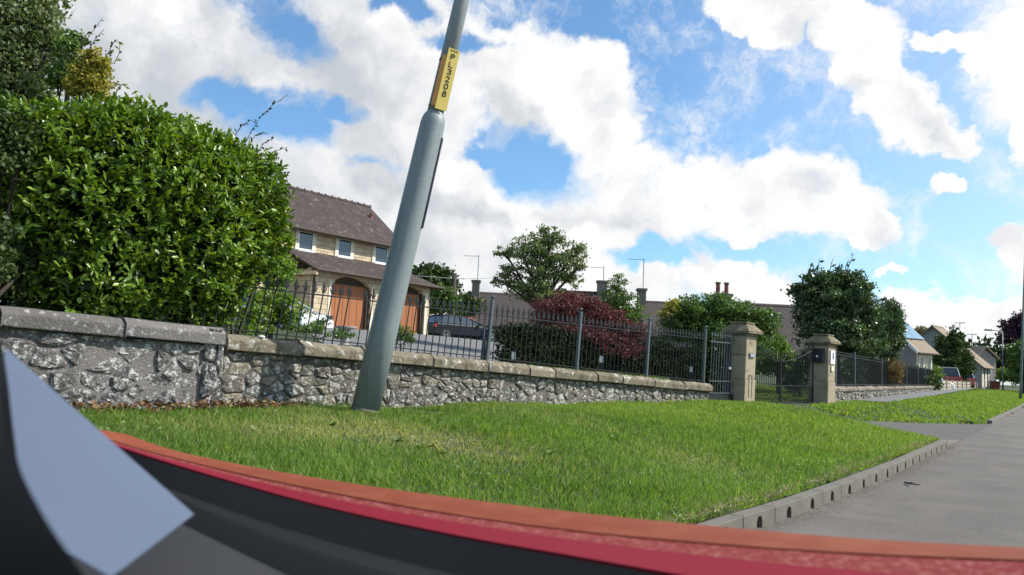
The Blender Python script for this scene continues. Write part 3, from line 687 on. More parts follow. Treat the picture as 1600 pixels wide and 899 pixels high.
# double driveway gates
g0 = np.array([PIL1.x, PIL1.y])+np.array([.68, .733])*.30; g1 = np.array([PIL2.x, PIL2.y])-np.array([.68, .733])*.32
gd = g1-g0; GL = np.linalg.norm(gd)
r_ = empty('driveway_gate', ((g0[0]+g1[0])/2, (g0[1]+g1[1])/2, .4), 'pair of tall black barred driveway gates with curved tops between the pillars', 'gate')
for lf in (0, 1):
    x0, x1 = (0.04, GL/2-.02) if lf == 0 else (GL/2+.02, GL-.04)
    mb = MB((g0[0], g0[1], 0), gd); n = 18
    top = lambda x: 1.62+.38*(abs(x-GL/2)/(GL/2))**1.6
    for i_ in range(n+1):
        x = x0+(x1-x0)*i_/n; th = .022 if i_ in (0, n) else .009
        mb.tube([(x, .1, .45), (x, .1, top(x)-.02)], th, 6)
        if 0 < i_ < n: finial(mb, x, .1, top(x)-.02, .8)
        if i_ < n:
            xb = x0+(x1-x0)*(i_+1)/n
            mb.tube([(x, .1, top(x)-.16), (xb, .1, top(xb)-.16)], .007, 5)
            mb.tube([(x+(xb-x)/2, .1, .45), (x+(xb-x)/2, .1, .85)], .007, 5)
    for z_ in (.46, .86): mb.box(x0, x1, .09, .11, z_, z_+.018)
    mb.build('gate_leaf', 'iron', r_)
# ------------------------------------------------------------------ lamp post with label
pb = at(568, 646, 8.6); pt = at(724, -10, 8.75)
pb.z = hz(pb.x, pb.y)-.05
ax = (pt-pb).normalized(); Lp = (pt-pb).length*1.5
lp = empty('lamp_post', pb, 'leaning grey steel lamp post with yellow number label in the near grass', 'lamp post')
def axtube(prof, n=40):
    e1 = ax.cross(Vector((0, 0, 1))).normalized(); e2 = ax.cross(e1); V = []; Fc = []
    for rr, z in prof:
        for k in range(n): t = 2*math.pi*k/n; V.append(pb+ax*z+(e1*math.cos(t)+e2*math.sin(t))*rr)
    for i_ in range(len(prof)-1):
        for k in range(n): Fc.append((i_*n+k, (i_+1)*n+k, (i_+1)*n+(k+1) % n, i_*n+(k+1) % n))
    Fc += [list(range(n)), [(len(prof)-1)*n+k for k in range(n)][::-1]]
    return V, Fc
fsh = (at(682, 183, 8.7)-pb).dot(ax)
rb = .149
V, Fc = axtube([(rb, 0), (rb*.99, fsh*.3), (rb*.955, fsh*.7), (rb*.92, fsh-.10), (.132, fsh-.05), (.120, fsh-.005), (.095, fsh+.04), (.088, fsh+.05)]); o = link_mesh('base_section', V, Fc, M['galv'], lp, True); 
V, Fc = axtube([(.091, fsh+.02), (.086, fsh+1.5), (.06, fsh+4.2)]); link_mesh('upper_shaft', V, Fc, M['galvtop'], lp, True)
V, Fc = axtube([(rb+.004, -.02), (rb+.006, .05), (rb+.004, .10), (rb+.001, .115)]); link_mesh('foot_sleeve', V, Fc, M['concrete'], lp, True)
# lantern on top (above the picture)
V, Fc = axtube([(.05, fsh+4.2), (.11, fsh+4.25), (.12, fsh+4.5), (.02, fsh+4.6)]); link_mesh('lantern', V, Fc, M['galv'], lp, True)
# frame on the post: radial direction facing camera
def post_frame(ang):
    tocam = (Vector((0, 0, EYE))-pb); tocam -= ax*tocam.dot(ax); tocam.normalize(); side_ = ax.cross(tocam).normalized()
    d = (tocam*math.cos(ang)+side_*math.sin(ang)); return d, ax.cross(d).normalized()
# door slot line on the side
d, t_ = post_frame(R(74)); mb = MB(); s0 = (at(655, 355, 8.6)-pb).dot(ax); s1 = (at(688, 212, 8.6)-pb).dot(ax)
mb.tube([pb+ax*s0+d*.143, pb+ax*(s0+.004)+d*.156, pb+ax*(s1-.01)+d*.149, pb+ax*s1+d*.141], .011, 8); mb.build('cable_strip', 'violet', lp, True)
for sy in ((692, 165), (700, 90)):
    s0 = (at(sy[0], sy[1], 8.6)-pb).dot(ax)+(.0)
    V, Fc = axtube([(.0925, s0-.012), (.0935, s0-.011), (.0935, s0+.011), (.0925, s0+.012)], 32); link_mesh('strap', V, Fc, M['band'], lp, True)
sl0 = (at(690, 172, 8.6)-pb).dot(ax); sl1 = (at(711, 76, 8.6)-pb).dot(ax); Ls = sl1-sl0
d, t_ = post_frame(R(10)); cL = pb+ax*sl0+d*.122+t_*(.028 if t_.x > 0 else -.028)
if t_.x < 0: t_ = -t_
def on_label(u, v, w): return cL+t_*u+ax*v+d*w
hwid = .066
mb = MB(); q = [on_label(-hwid, 0, 0), on_label(hwid, 0, 0), on_label(hwid, Ls, 0), on_label(-hwid, Ls, 0)]; qb = [x-d*.004 for x in q]
mb.hexa(qb, q); plate = mb.build('number_plate', 'yellow', lp)
mb = MB(); q = [on_label(-hwid-.045, .03, -.035), on_label(-hwid-.002, .03, -.002), on_label(-hwid-.002, Ls-.09, -.002), on_label(-hwid-.045, Ls-.09, -.035)]; mb.hexa([x-d*.004 for x in q], q); mb.build('folded_edge', 'orange', lp)
SEG = {'P': [((0,0),(0,1)),((0,1),(.7,1)),((.7,1),(.95,.87)),((.95,.87),(.95,.66)),((.95,.66),(.7,.52)),((.7,.52),(0,.52))],
       'L': [((0,1),(0,0)),((0,0),(.9,0))],
       '3': [((0,.92),(.35,1)),((.35,1),(.8,.95)),((.8,.95),(.92,.75)),((.92,.75),(.75,.56)),((.75,.56),(.35,.53)),((.75,.53),(.97,.3)),((.97,.3),(.8,.06)),((.8,.06),(.35,0)),((.35,0),(0,.1))],
       '2': [((0,.8),(.15,.95)),((.15,.95),(.5,1)),((.5,1),(.85,.92)),((.85,.92),(.92,.7)),((.92,.7),(.7,.45)),((.7,.45),(0,0)),((0,0),(1,0))],
       '0': [((.3,0),(.7,0)),((.7,0),(.95,.2)),((.95,.2),(.95,.8)),((.95,.8),(.7,1)),((.7,1),(.3,1)),((.3,1),(.05,.8)),((.05,.8),(.05,.2)),((.05,.2),(.3,0))],
       '8': [((.3,.54),(.7,.54)),((.7,.54),(.98,.35)),((.98,.35),(.95,.12)),((.95,.12),(.7,0)),((.7,0),(.3,0)),((.3,0),(.05,.12)),((.05,.12),(.02,.35)),((.02,.35),(.3,.54)),((.7,.54),(.9,.72)),((.9,.72),(.85,.92)),((.85,.92),(.6,1)),((.6,1),(.4,1)),((.4,1),(.15,.92)),((.15,.92),(.1,.72)),((.1,.72),(.3,.54))]}
def stroke(mb, pf, segs, th):
    for (x0, y0), (x1, y1) in segs:
        a = Vector((x0, y0)); b_ = Vector((x1, y1)); dd = (b_-a).normalized()*th/2; nn = Vector((-dd.y, dd.x)); a = a-dd*.6; b_ = b_+dd*.6
        c4 = [a-nn, b_-nn, b_+nn, a+nn]; mb.hexa([pf(q.x, q.y, .0006) for q in c4], [pf(q.x, q.y, .003) for q in c4])
txt = MB(); ch = Ls*.082; cw = .040; ys = [.825, .70, .58, .46, .34, .22]
for c_, yy in zip('PL3208', ys):
    stroke(txt, on_label, [((-cw/2+a[0]*cw, yy*Ls+a[1]*ch), (-cw/2+b_[0]*cw, yy*Ls+b_[1]*ch)) for a, b_ in SEG[c_]], .0105)
for k in range(3): stroke(txt, on_label, [((-.04+k*.03, Ls*.955), (-.03+k*.03, Ls*.985)), ((-.03+k*.03, Ls*.985), (-.02+k*.03, Ls*.955))], .005)
txt.build('lettering', 'black', plate)
# ------------------------------------------------------------------ foliage
def norm(v): return v/np.maximum(np.linalg.norm(v, axis=1, keepdims=True), 1e-9)
def leaf_mesh(name, P, A, Nn, L, Wd, mat, parent=None, rnd=None, kind='rhomb', fold=.18, loc=None):
    """P base points, A leaf axis, Nn leaf normal, L length, Wd half width"""
    n = len(P); A = norm(A); S_ = norm(np.cross(A, Nn)); Nn = np.cross(S_, A)
    L = np.broadcast_to(L, (n,))[:, None]; Wd = np.broadcast_to(Wd, (n,))[:, None]
    if kind == 'laurel':
        rows = [(0, 0, 0), (.28, 0, -fold*.4), (.70, 0, -fold*.5), (1, 0, -.12), (.26, .85, .0), (.70, .95, .05), (.26, -.85, .0), (.70, -.95, .05)]
        fc = [(0, 1, 4), (1, 2, 5, 4), (2, 3, 5), (0, 6, 1), (1, 6, 7, 2), (2, 7, 3)]
    elif kind == 'blade':
        rows = [(0, 1, 0), (0, -1, 0), (.55, .75, .08), (.55, -.75, .08), (1, 0, .32)]
        fc = [(0, 1, 3, 2), (2, 3, 4)]
    else:
        rows = [(0, 0, 0), (.5, 1, .04), (1, 0, -.05), (.5, -1, .04)]; fc = [(0, 3, 2, 1)]
    V = np.stack([P+A*L*r[0]+S_*Wd*r[1]+Nn*L*r[2] for r in rows], 1).reshape(-1, 3)
    k = len(rows); base = (np.arange(n)*k)[:, None]
    idx = np.concatenate([base+np.array(f) for f in fc], 1).ravel().astype(np.int32)
    tot = np.tile(np.array([len(f) for f in fc], dtype=np.int32), n); st = np.concatenate([[0], np.cumsum(tot)[:-1]]).astype(np.int32)
    if rnd is None: rnd = RS.rand(n)
    return link_mesh(name, V, (idx, st, tot), M[mat] if isinstance(mat, str) else mat, parent, smooth=(kind == 'laurel'), rnd=np.repeat(rnd, k), loc=loc)
def blob_points(blobs, n, shell=.45):
    """points in a union of ellipsoids (cx,cy,cz,rx,ry,rz)"""
    B = np.array(blobs, float); vol = (B[:, 3]*B[:, 4]*B[:, 5])**.72; w = vol/vol.sum(); k = RS.choice(len(B), n, p=w)
    v = norm(RS.randn(n, 3)); r = RS.rand(n)**shell
    lump = 1+.16*np.sin(v[:, 0]*5+k)*np.sin(v[:, 1]*4+k*2)+.12*np.sin(v[:, 2]*7+k*3)
    P = B[k, :3]+v*B[k, 3:]*(r*lump)[:, None]
    return P, v, r, k
def foliage(name, blobs, n, size, mat, parent, rnd_shift=0, asp=.38, up=.35, shell=.4, loc=None, clump=.6, kind='rhomb', crad=None):
    P, v, r, k = blob_points(blobs, n, shell)
    B = np.array(blobs, float); rad = B[:, 3:6].mean(1)
    # leaves gather into sprays so that gaps open between them
    per = 30; nc = max(10, int(n/per)); own = RS.randint(0, nc, n); C = P[:nc]
    rr = np.maximum(size*1.6, (crad or .2)*rad[k[:nc]])*RS.uniform(.5, 1.25, nc)
    off = RS.randn(n, 3)*np.array([1, 1, .55]); near = C[own]+off*rr[own][:, None]*.62
    use = RS.rand(n) < clump+.2
    B3 = B[k]; Pin = B3[:, :3]+(P-B3[:, :3])*.86
    P = np.where(use[:, None], near, Pin)
    A = norm(v*.5+RS.randn(n, 3)*.75+np.array([0, 0, up])); Nn = norm(v*.5+RS.randn(n, 3)*.7+np.array([0, 0, .7]))
    cr = RS.rand(nc)[own]; rnd = np.clip(.4*cr+.5*RS.rand(n)+.1+rnd_shift, 0, 1)
    return leaf_mesh(name, P, A, Nn, size*RS.uniform(.6, 1.3, n), size*asp*RS.uniform(.7, 1.2, n), mat, parent, rnd, kind=kind, loc=loc)
def pb_(px, py, Y, rpx, rpy=None, dy=None):
    """ellipsoid seen at photo pixel px,py with pixel radii"""
    c = at(px, py, Y); rx = rpx*Y/F; rz = (rpy or rpx)*Y/F; return (c.x, c.y, c.z, rx, dy or rx, rz)
def at_y(b): return b[0][1]
def tree(name, label, cat, blobs, n, size, mat, base=None, trunk=.12, group=None, clump=.6, asp=.38, limbs=True, up=.3, shell=.4, crad=None):
    B = np.array(blobs); cx, cy = np.average(B[:, 0], weights=B[:, 3]), np.average(B[:, 1], weights=B[:, 3])
    if base is None: base = (cx, cy)
    z0 = hz(base[0], base[1])-.05; root = empty(name, (base[0], base[1], z0), label, cat, group)
    fine = .55 if at_y(blobs) > 16 else .8
    foliage('crown', blobs, int(n*1.0/fine**1.7), size*fine, mat, root, clump=clump, asp=asp, up=up, shell=shell, crad=crad)
    mb = MB(); zt = B[:, 2].max(); zm = B[:, 2].min()
    b0 = Vector((base[0], base[1], z0)); fork = Vector((cx, cy, max(z0+.3, z0+(zm-z0)*.75)))
    mb.tube([b0, b0.lerp(fork, .5)+Vector((trunk*.3, 0, 0)), fork], [trunk*1.3, trunk, trunk*.85], 8)
    if limbs:
        for q in B:
            c = Vector(q[:3]); m_ = fork.lerp(c, .5)+Vector((random.uniform(-.2, .2), 0, .15))*q[3]*.5
            mb.tube([fork, m_, c], [trunk*.7, trunk*.4, trunk*.12], 6)
            for _ in range(5):
                e = c+Vector((random.uniform(-1, 1)*q[3], random.uniform(-1, 1)*q[4], random.uniform(-.3, 1)*q[5]))*.85
                mb.tube([m_.lerp(c, random.random()), c.lerp(e, .5)+Vector((0, 0, .05*q[5])), e], [trunk*.25, trunk*.15, trunk*.04], 4)
    mb.build('trunk', 'bark', root, True); return root
def shoots(root, pts, mat, lsize, part='shoot'):
    """upright or arching sprigs: list of polylines"""
    mb = MB(); P = []; A = []
    for pl in pts:
        pl = [Vector(q) for q in pl]; mb.tube(pl, [lsize*.09*(1-.8*i/len(pl)) for i in range(len(pl))], 4)
        for i_ in range(len(pl)-1):
            seg = pl[i_+1]-pl[i_]; m_ = max(2, int(seg.length/(lsize*.55)))
            for k in range(m_):
                p = pl[i_]+seg*(k/m_); a = seg.normalized()+Vector(RS.randn(3))*.75; P.append(p); A.append(a)
    sh = mb.build(part, 'bark', root)
    P = np.array(P); A = np.array(A); leaf_mesh('leaves', P, A, norm(RS.randn(len(P), 3)+[0, 0, .5]), lsize*RS.uniform(.7, 1.2, len(P)), lsize*.25, mat, sh)
# --- laurel hedge on the left
C = np.array([-3.74, 7.92, 2.42]); hl, hn, hv = 1.50, .80, 1.20
root = empty('laurel_hedge', (C[0]+N[0]*.5, C[1]+N[1]*.5, 1.3), 'big glossy green laurel hedge bulging over the left wall', 'hedge')
nL = 42000
v = norm(RS.randn(nL, 3)); e = 2.6
sc_ = 1/(np.abs(v[:, 0])**e+np.abs(v[:, 1])**e+np.abs(v[:, 2])**e)**(1/e)
q = v*sc_[:, None]
lump = 1+.055*np.sin(q[:, 0]*7+q[:, 2]*3)+.05*np.sin(q[:, 2]*8-q[:, 0]*4)+.035*np.sin(q[:, 1]*9+q[:, 0]*11)
rr = 1-RS.rand(nL)**1.4*.26
q = q*(lump*rr)[:, None]
zq = q[:, 2]
# outline: low right shoulder, drawn in below on the right, ragged left foot
along = q[:, 0]*hl*np.where(q[:, 0] > 0, 1-.16*np.clip(-zq, 0, 1)**1.3, 1-.02*zq)
zz = zq*hv*np.where(zq > 0, .80+.30*np.clip(q[:, 0], 0, 1)-.34*np.clip(q[:, 0], 0, 1)**3+.07*np.clip(-q[:, 0], 0, 1), 1.0)
D3 = np.array([D[0], D[1], 0]); N3 = np.array([N[0], N[1], 0])
P = C+D3*along[:, None]+N3*(q[:, 1]*hn*(1-.25*np.clip(-zq, 0, 1)))[:, None]+np.array([0, 0, 1.])*zz[:, None]
out = D3*v[:, :1]+N3*v[:, 1:2]+np.array([0, 0, 1.])*v[:, 2:]
# shoot clusters: leaves share an axis and spread as rosettes
nc = nL//10; own = RS.randint(0, nc, nL); cen = P[:nc]; oc = out[:nc]
ax_c = norm(oc*.75+np.array([0, 0, .75])+RS.randn(nc, 3)*.3)
P = np.where((RS.rand(nL) < .8)[:, None], cen[own]+ax_c[own]*RS.uniform(-.06, .06, nL)[:, None]+RS.randn(nL, 3)*.012, P)
A = norm(ax_c[own]*.75+RS.randn(nL, 3)*.75)
Nn = norm(np.cross(np.cross(A, ax_c[own]), A)*1+RS.randn(nL, 3)*.15+out*.4+np.array([0, 0, .35]))
rn = np.clip(.35*RS.rand(nc)[own]+.55*RS.rand(nL)+.05, 0, 1)
keep = P[:, 2] > 1.27+.10*np.sin(P[:, 0]*9)+np.clip(-3.2-P[:, 0], 0, 2)*.14
P, A, Nn, rn = P[keep], A[keep], Nn[keep], rn[keep]
leaf_mesh('leaves', P, A, Nn, RS.uniform(.045, .10, len(P)), RS.uniform(.012, .022, len(P)), 'laurel', root, rn, kind='laurel')
mb = MB()
for k in range(60):
    a = C+D3*random.uniform(-.9, .9)*hl+N3*.3; b_ = a+D3*random.uniform(-.5, .5)+N3*random.uniform(-.5, .3)+np.array([0, 0, random.uniform(.3, 1.0)])
    a = a*1; a[2] = 1.25; mb.tube([a, (a+b_)/2+RS.randn(3)*.05, b_], [.02, .014, .006], 5)
mb.build('stems', 'bark', root)
# dark leaf core added inside the hedge, its shade put into the colour
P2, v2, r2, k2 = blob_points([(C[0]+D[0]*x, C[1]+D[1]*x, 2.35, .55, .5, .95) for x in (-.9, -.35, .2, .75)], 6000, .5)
leaf_mesh('dark_core', P2, RS.randn(len(P2), 3), RS.randn(len(P2), 3), .16, .05, 'dark', root, RS.rand(len(P2))*.4)
# bramble sprays at the top right of the hedge
root = empty('bramble', (at(395, 200, 9.1).x, 9.1, 1.3), 'thin arching bramble shoots sticking out above the right of the laurel hedge', 'bramble')
def pl(Y, *pts): return [at(x, y, Y) for x, y in pts]
shoots(root, [pl(9.1, (375, 240), (393, 205), (408, 182), (425, 165), (450, 148)), pl(9.1, (380, 250), (398, 212), (410, 207), (420, 209)), pl(9.1, (395, 250), (412, 224), (428, 216)), pl(9.1, (415, 260), (432, 236), (450, 230)), pl(9.1, (360, 222), (378, 196), (392, 188), (402, 193))], 'dark', .055)
# trees above and behind the hedge, top left
T = lambda *a: pb_(*a)
tree('garden_tree', 'tall grey green feathery tree filling the top left corner', 'tree', [T(20, 60, 11, 75, 70), T(-40, 120, 11, 70), T(60, 10, 11, 45), T(85, 65, 11, 28, 24), T(40, 130, 11, 62, 45), T(-10, -20, 11, 60), T(75, -30, 11, 30)], 16000, .075, 'rowan', trunk=.14, up=.7)
tree('garden_tree', 'dark twiggy tree with leafy sprays right of the grey green tree', 'tree', [T(108, 85, 10.5, 30, 34), T(90, 120, 10.5, 26), T(130, 125, 10.5, 20, 18), T(118, 62, 10.6, 18, 13)], 1500, .07, 'mid', trunk=.05)
r_ = empty('leafy_sprays', (at(140, 150, 10.3).x, 10.3, 1.3), 'loose dark leafy sprays beside the golden shrub', 'shrub')
shoots(r_, [pl(10.3, (100, 110), (130, 70), (150, 42), (160, 28)), pl(10.3, (130, 90), (150, 60), (163, 45)), pl(10.3, (150, 110), (168, 85), (180, 62), (190, 68)), pl(10.3, (158, 120), (170, 95), (176, 78)), pl(10.3, (155, 140), (170, 118), (180, 108)), pl(10.3, (160, 150), (180, 132), (196, 134)), pl(10.3, (120, 90), (128, 72), (134, 60)), pl(10.3, (178, 100), (186, 84), (188, 66)), pl(10.2, (178, 150), (190, 132), (200, 138))], 'mid', .075)
g_ = tree('golden_shrub', 'golden yellow drooping shrub above the laurel hedge', 'shrub', [T(122, 118, 10, 13, 32), T(138, 100, 10, 11, 30), T(150, 96, 10, 9, 22), T(163, 116, 10, 10, 30), T(150, 135, 10, 22, 22), T(118, 135, 10, 14, 20)], 4200, .05, 'gold', trunk=.04, up=-.9, asp=.45, crad=.3)
# stone gate pier on the far left, shade put into its colour, pale plate
b_ = at(2, 430, 6.9); O_ = Vector((b_.x-.30, 6.95, .5)); mb = MB(O_, D)
r_ = empty('stone_pier', O_, 'dark shaded stone pier with pale plate at the left edge', 'pillar')
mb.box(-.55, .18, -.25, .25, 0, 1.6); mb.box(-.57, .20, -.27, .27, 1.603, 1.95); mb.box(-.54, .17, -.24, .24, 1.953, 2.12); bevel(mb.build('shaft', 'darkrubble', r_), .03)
mb = MB(O_, D); c0 = at(8, 301, 6.75); u_ = (c0-O_).dot(Vector((D[0], D[1], 0)))
mb.box(u_-.14, u_+.045, -.30, -.272, c0.z-O_.z-.07, c0.z-O_.z+.075); sg = mb.build('plate', 'plaque', r_)
mb = MB(O_, D); z_ = c0.z-O_.z
for zz_ in (z_+.035, z_+.015): mb.box(u_-.09, u_+.03, -.303, -.3005, zz_, zz_+.007)
mb.box(u_-.03, u_-.01, -.303, -.3005, z_-.025, z_-.01); mb.build('lettering', 'darkwood', sg)
tree('ivy_bush', 'dark shaded ivy bush around the left pier', 'bush', [T(10, 200, 6.7, 50, 30), T(-40, 240, 6.3, 40), T(34, 330, 6.9, 18, 70), T(40, 420, 6.9, 24, 50), T(-10, 390, 6.4, 30, 60), T(30, 240, 6.6, 26)], 5200, .06, 'dark', trunk=.04)
# --- planting behind the railing, left to right
tree('garden_shrub', 'yellow green flecked shrub behind the left end of the railing', 'shrub', [T(425, 430, 14, 30, 30), T(447, 425, 14.2, 20, 22), T(420, 480, 13.5, 36, 34), T(450, 490, 13.5, 28, 26), T(395, 500, 13, 30, 26)], 5200, .075, 'bright', trunk=.05, clump=.75)
tree('rose_bush', 'small rose bush with cream flowers before the right garage door', 'bush', [T(626, 518, 17, 12, 14), T(640, 528, 17, 12, 12), T(612, 532, 17, 10, 10)], 700, .07, 'mid', trunk=.02)
P, v, r, k = blob_points([T(628, 518, 17, 14, 14), T(638, 530, 17, 12, 9)], 26, .1)
rb_ = [o for o in bpy.data.objects if o.name.startswith('rose_bush')][0]
fl = leaf_mesh('flowers', P, v, v, .05, .03, 'petal', rb_); fl['kind'] = 'stuff'
tree('low_shrub', 'low dark shrub in front of the white car behind the railing', 'shrub', [T(490, 512, 15, 20, 10), T(530, 522, 14, 22, 8), T(470, 515, 14, 22, 10), T(505, 505, 16, 9, 9)], 1500, .05, 'mid', trunk=.02)
tree('round_tree', 'rounded dark broadleaf tree beyond the garage roof', 'tree', [T(672, 442, 66, 30, 26), T(650, 440, 66, 24, 22), T(700, 455, 66, 17, 24), T(640, 455, 66, 20, 24), T(688, 432, 66, 18, 15), T(660, 470, 66, 30, 24)], 4200, .55, 'dark', trunk=.35)
tree('round_tree', 'yellow green small tree between garage and utility pole', 'tree', [T(690, 462, 50, 15, 16), T(700, 475, 50, 14, 14), T(680, 478, 50, 14, 12)], 1500, .35, 'mid', trunk=.12)
tree('round_tree', 'small green tree right of the utility pole', 'tree', [T(722, 470, 58, 12, 11), T(735, 480, 58, 18, 14), T(715, 490, 57, 18, 16)], 1400, .4, 'dark', trunk=.12)
tree('rowan_tree', 'airy spreading grey green tree with see-through crown', 'tree',
     [T(845, 385, 30, 40, 24), T(860, 370, 30, 22, 16), T(880, 405, 30, 34, 18), T(900, 390, 30, 20, 10), T(820, 400, 30, 34, 16), T(790, 395, 30, 20, 9), T(800, 425, 30, 28, 12), T(785, 440, 30, 20, 9), T(850, 425, 30, 40, 22), T(890, 435, 30, 22, 14), T(830, 452, 30, 40, 18), T(870, 460, 30, 34, 16), T(905, 415, 30, 12, 6)],
     5200, .17, 'rowan', base=(at(838, 520, 30).x, 30), trunk=.13, clump=.8, asp=.42, crad=.26)
tree('maple_bush', 'broad dark red maple behind the railing', 'bush', [T(880, 485, 22, 48, 26), T(920, 490, 22, 40, 24), T(860, 500, 22, 32, 24), T(950, 505, 22, 38, 22), T(900, 470, 22.4, 32, 14), T(985, 522, 22, 30, 20), T(935, 535, 21.5, 44, 24), T(895, 525, 21.5, 50, 26), T(980, 545, 21.5, 30, 18)], 11000, .11, 'maple', trunk=.08, clump=.7, asp=.34)
tree('slender_tree', 'small airy tree with thin top between the two chimneys', 'tree', [T(960, 470, 34, 26, 22), T(980, 478, 34, 26, 20), T(965, 445, 34, 18, 16), T(950, 495, 34, 26, 18), T(985, 500, 33.5, 26, 18)], 3600, .15, 'mid', trunk=.08, clump=.75)
r_ = empty('garden_hedge', (at(900, 560, 19).x, 19, 1), 'long dark clipped hedge in the shade behind the railing', 'hedge')
bl = []
for px in range(790, 1130, 15):
    Y_ = 17.2+(px-800)*.0125; t_y = 500+(px-800)*.13
    bl.append(T(px, t_y+25, Y_+2.6, 20, 24)); bl.append(T(px, t_y+46, Y_+2.3, 20, 22)); bl.append(T(px, t_y+66, Y_+2.1, 20, 16))
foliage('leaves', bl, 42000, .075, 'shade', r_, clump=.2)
mb = MB()
for q in bl: mb.tube([(q[0], q[1], hz(q[0], q[1])-.1), (q[0]+.03, q[1], q[2])], [.03, .01], 5)
mb.build('stems', 'bark', r_)
tree('laurel_bush', 'large domed bush with yellowish left edge behind the left gate pillar', 'bush', [T(1075, 490, 25, 40, 26), T(1110, 482, 25, 42, 22), T(1150, 490, 25, 42, 22), T(1190, 505, 25, 32, 24), T(1060, 515, 25, 34, 24), T(1120, 520, 25, 55, 28), T(1180, 530, 25, 42, 24), T(1140, 550, 25, 60, 24)], 11000, .15, 'mid', trunk=.1, clump=.55)
tree('yellow_bush', 'patch of yellow leaved bush at the left of the domed bush', 'bush', [T(1048, 478, 24.4, 10, 10), T(1040, 490, 24.4, 9, 9), T(1055, 472, 24.4, 9, 6)], 200, .13, 'gold', trunk=.03)
tree('leafy_shrub', 'light green leafy shrub standing behind the driveway gates', 'shrub', [T(1215, 560, 27, 26, 26), T(1195, 570, 27, 22, 20), T(1235, 575, 27, 24, 24), T(1218, 540, 27, 14, 16)], 4200, .14, 'bright', trunk=.06, clump=.7)
tree('leafy_shrub', 'dark shrub in the shade beside the right gate pillar', 'shrub', [T(1250, 580, 24.5, 14, 28), T(1240, 600, 24.5, 16, 18), T(1262, 560, 24.5, 12, 20)], 2200, .12, 'dark', trunk=.05)
tree('tall_evergreen', 'tall dark evergreen with upright shoots behind the right gate pillar', 'tree', [T(1290, 470, 29, 40, 40), T(1260, 480, 29, 22, 32), T(1330, 460, 29, 34, 34), T(1350, 500, 29, 30, 34), T(1280, 440, 29, 24, 20), T(1318, 444, 29, 24, 22), T(1300, 520, 29, 50, 34), T(1345, 540, 29, 40, 28), T(1250, 455, 29, 16, 14)], 13000, .19, 'evergreen', trunk=.14, clump=.75, up=.6)
te = [o for o in bpy.data.objects if o.name.startswith('tall_evergreen')][0]
shoots(te, [pl(29, (1310, 440), (1325, 420), (1333, 396)), pl(29, (1270, 440), (1278, 420), (1281, 404)), pl(29, (1290, 440), (1298, 418), (1301, 405)), pl(29, (1335, 440), (1340, 425), (1349, 420)), pl(29, (1255, 450), (1253, 436), (1250, 428)), pl(29, (1355, 470), (1360, 455), (1363, 446)), pl(29, (1245, 470), (1240, 455), (1238, 445)), pl(29, (1262, 440), (1265, 425), (1268, 412)), pl(29, (1320, 430), (1322, 415), (1326, 406)), pl(29, (1345, 450), (1352, 440), (1358, 430)), pl(29, (1370, 490), (1378, 472), (1383, 462)), pl(29, (1300, 440), (1308, 428), (1312, 412))], 'dark', .22)
tree('tall_evergreen', 'dense narrow dark evergreen right of the tall shooted evergreen', 'tree', [T(1385, 505, 33, 26, 34), T(1396, 490, 33, 13, 22), T(1375, 535, 33, 28, 30), T(1400, 530, 33, 14, 34), T(1360, 550, 33, 26, 24)], 7500, .17, 'evergreen', trunk=.1, up=.8, clump=.5)
tree('russet_bush', 'round russet brown bush behind the far low wall', 'bush', [T(1385, 575, 33, 27, 25), T(1372, 585, 33, 18, 18), T(1400, 582, 33, 14, 20)], 3800, .10, 'brownbush', trunk=.05, clump=.4)
r_ = empty('garden_hedge', (at(1330, 590, 32).x, 32, .5), 'shaded hedge seen through the grey railing past the right pillar', 'hedge')
bl = [T(px, 580+(px-1310)*.12, 31+(px-1310)*.13, 15, 17) for px in range(1310, 1460, 12)]
foliage('leaves', bl, 5200, .17, 'dark', r_, clump=.3)
mb = MB()
for q in bl: mb.tube([(q[0], q[1], .3), (q[0], q[1]+.03, q[2])], [.04, .015], 5)
mb.build('stems', 'bark', r_)
tree('weedy_shrub', 'small bright weedy shrub at the near end of the timber fence', 'shrub', [T(1458, 590, 52, 8, 9), T(1464, 583, 52, 5, 12), T(1450, 598, 52, 8, 6)], 900, .22, 'bright', trunk=.04)
tree('garden_conifer', 'dark green conical garden tree between the two low houses', 'tree', [T(1490, 530, 72, 10, 16), T(1488, 552, 72, 18, 20), T(1480, 570, 72, 22, 22), T(1500, 575, 72, 20, 22), T(1475, 545, 72, 12, 18), T(1505, 555, 72, 10, 18)], 5000, .42, 'dark', trunk=.2, up=.9)
tree('copper_beech', 'dark purple leaved tree at the right edge', 'tree', [T(1590, 512, 92, 20, 18), T(1578, 528, 92, 14, 14), T(1604, 500, 92, 20, 12), T(1600, 530, 92, 26, 18), T(1625, 520, 92, 26, 24)], 3400, .6, 'purple', trunk=.4)
tree('round_tree', 'light green tree at the right edge below the purple tree', 'tree', [T(1597, 548, 84, 18, 18), T(1588, 562, 84, 14, 14), T(1612, 560, 84, 22, 22), T(1600, 580, 84, 24, 16)], 3200, .45, 'mid', trunk=.25)
tree('green_hedge', 'sunlit green hedge at the far right behind the green pole', 'hedge', [T(1570, 585, 88, 10, 9), T(1585, 588, 88, 12, 11), T(1605, 588, 88, 14, 13), T(1625, 590, 88, 14, 13)], 3000, .4, 'bright', trunk=.1)
tree('round_tree', 'bare reddish tree behind the solar panel roof', 'tree', [T(1440, 520, 120, 9, 7), T(1450, 526, 120, 8, 8), T(1432, 524, 120, 6, 8)], 700, .7, 'brownbush', trunk=.25)
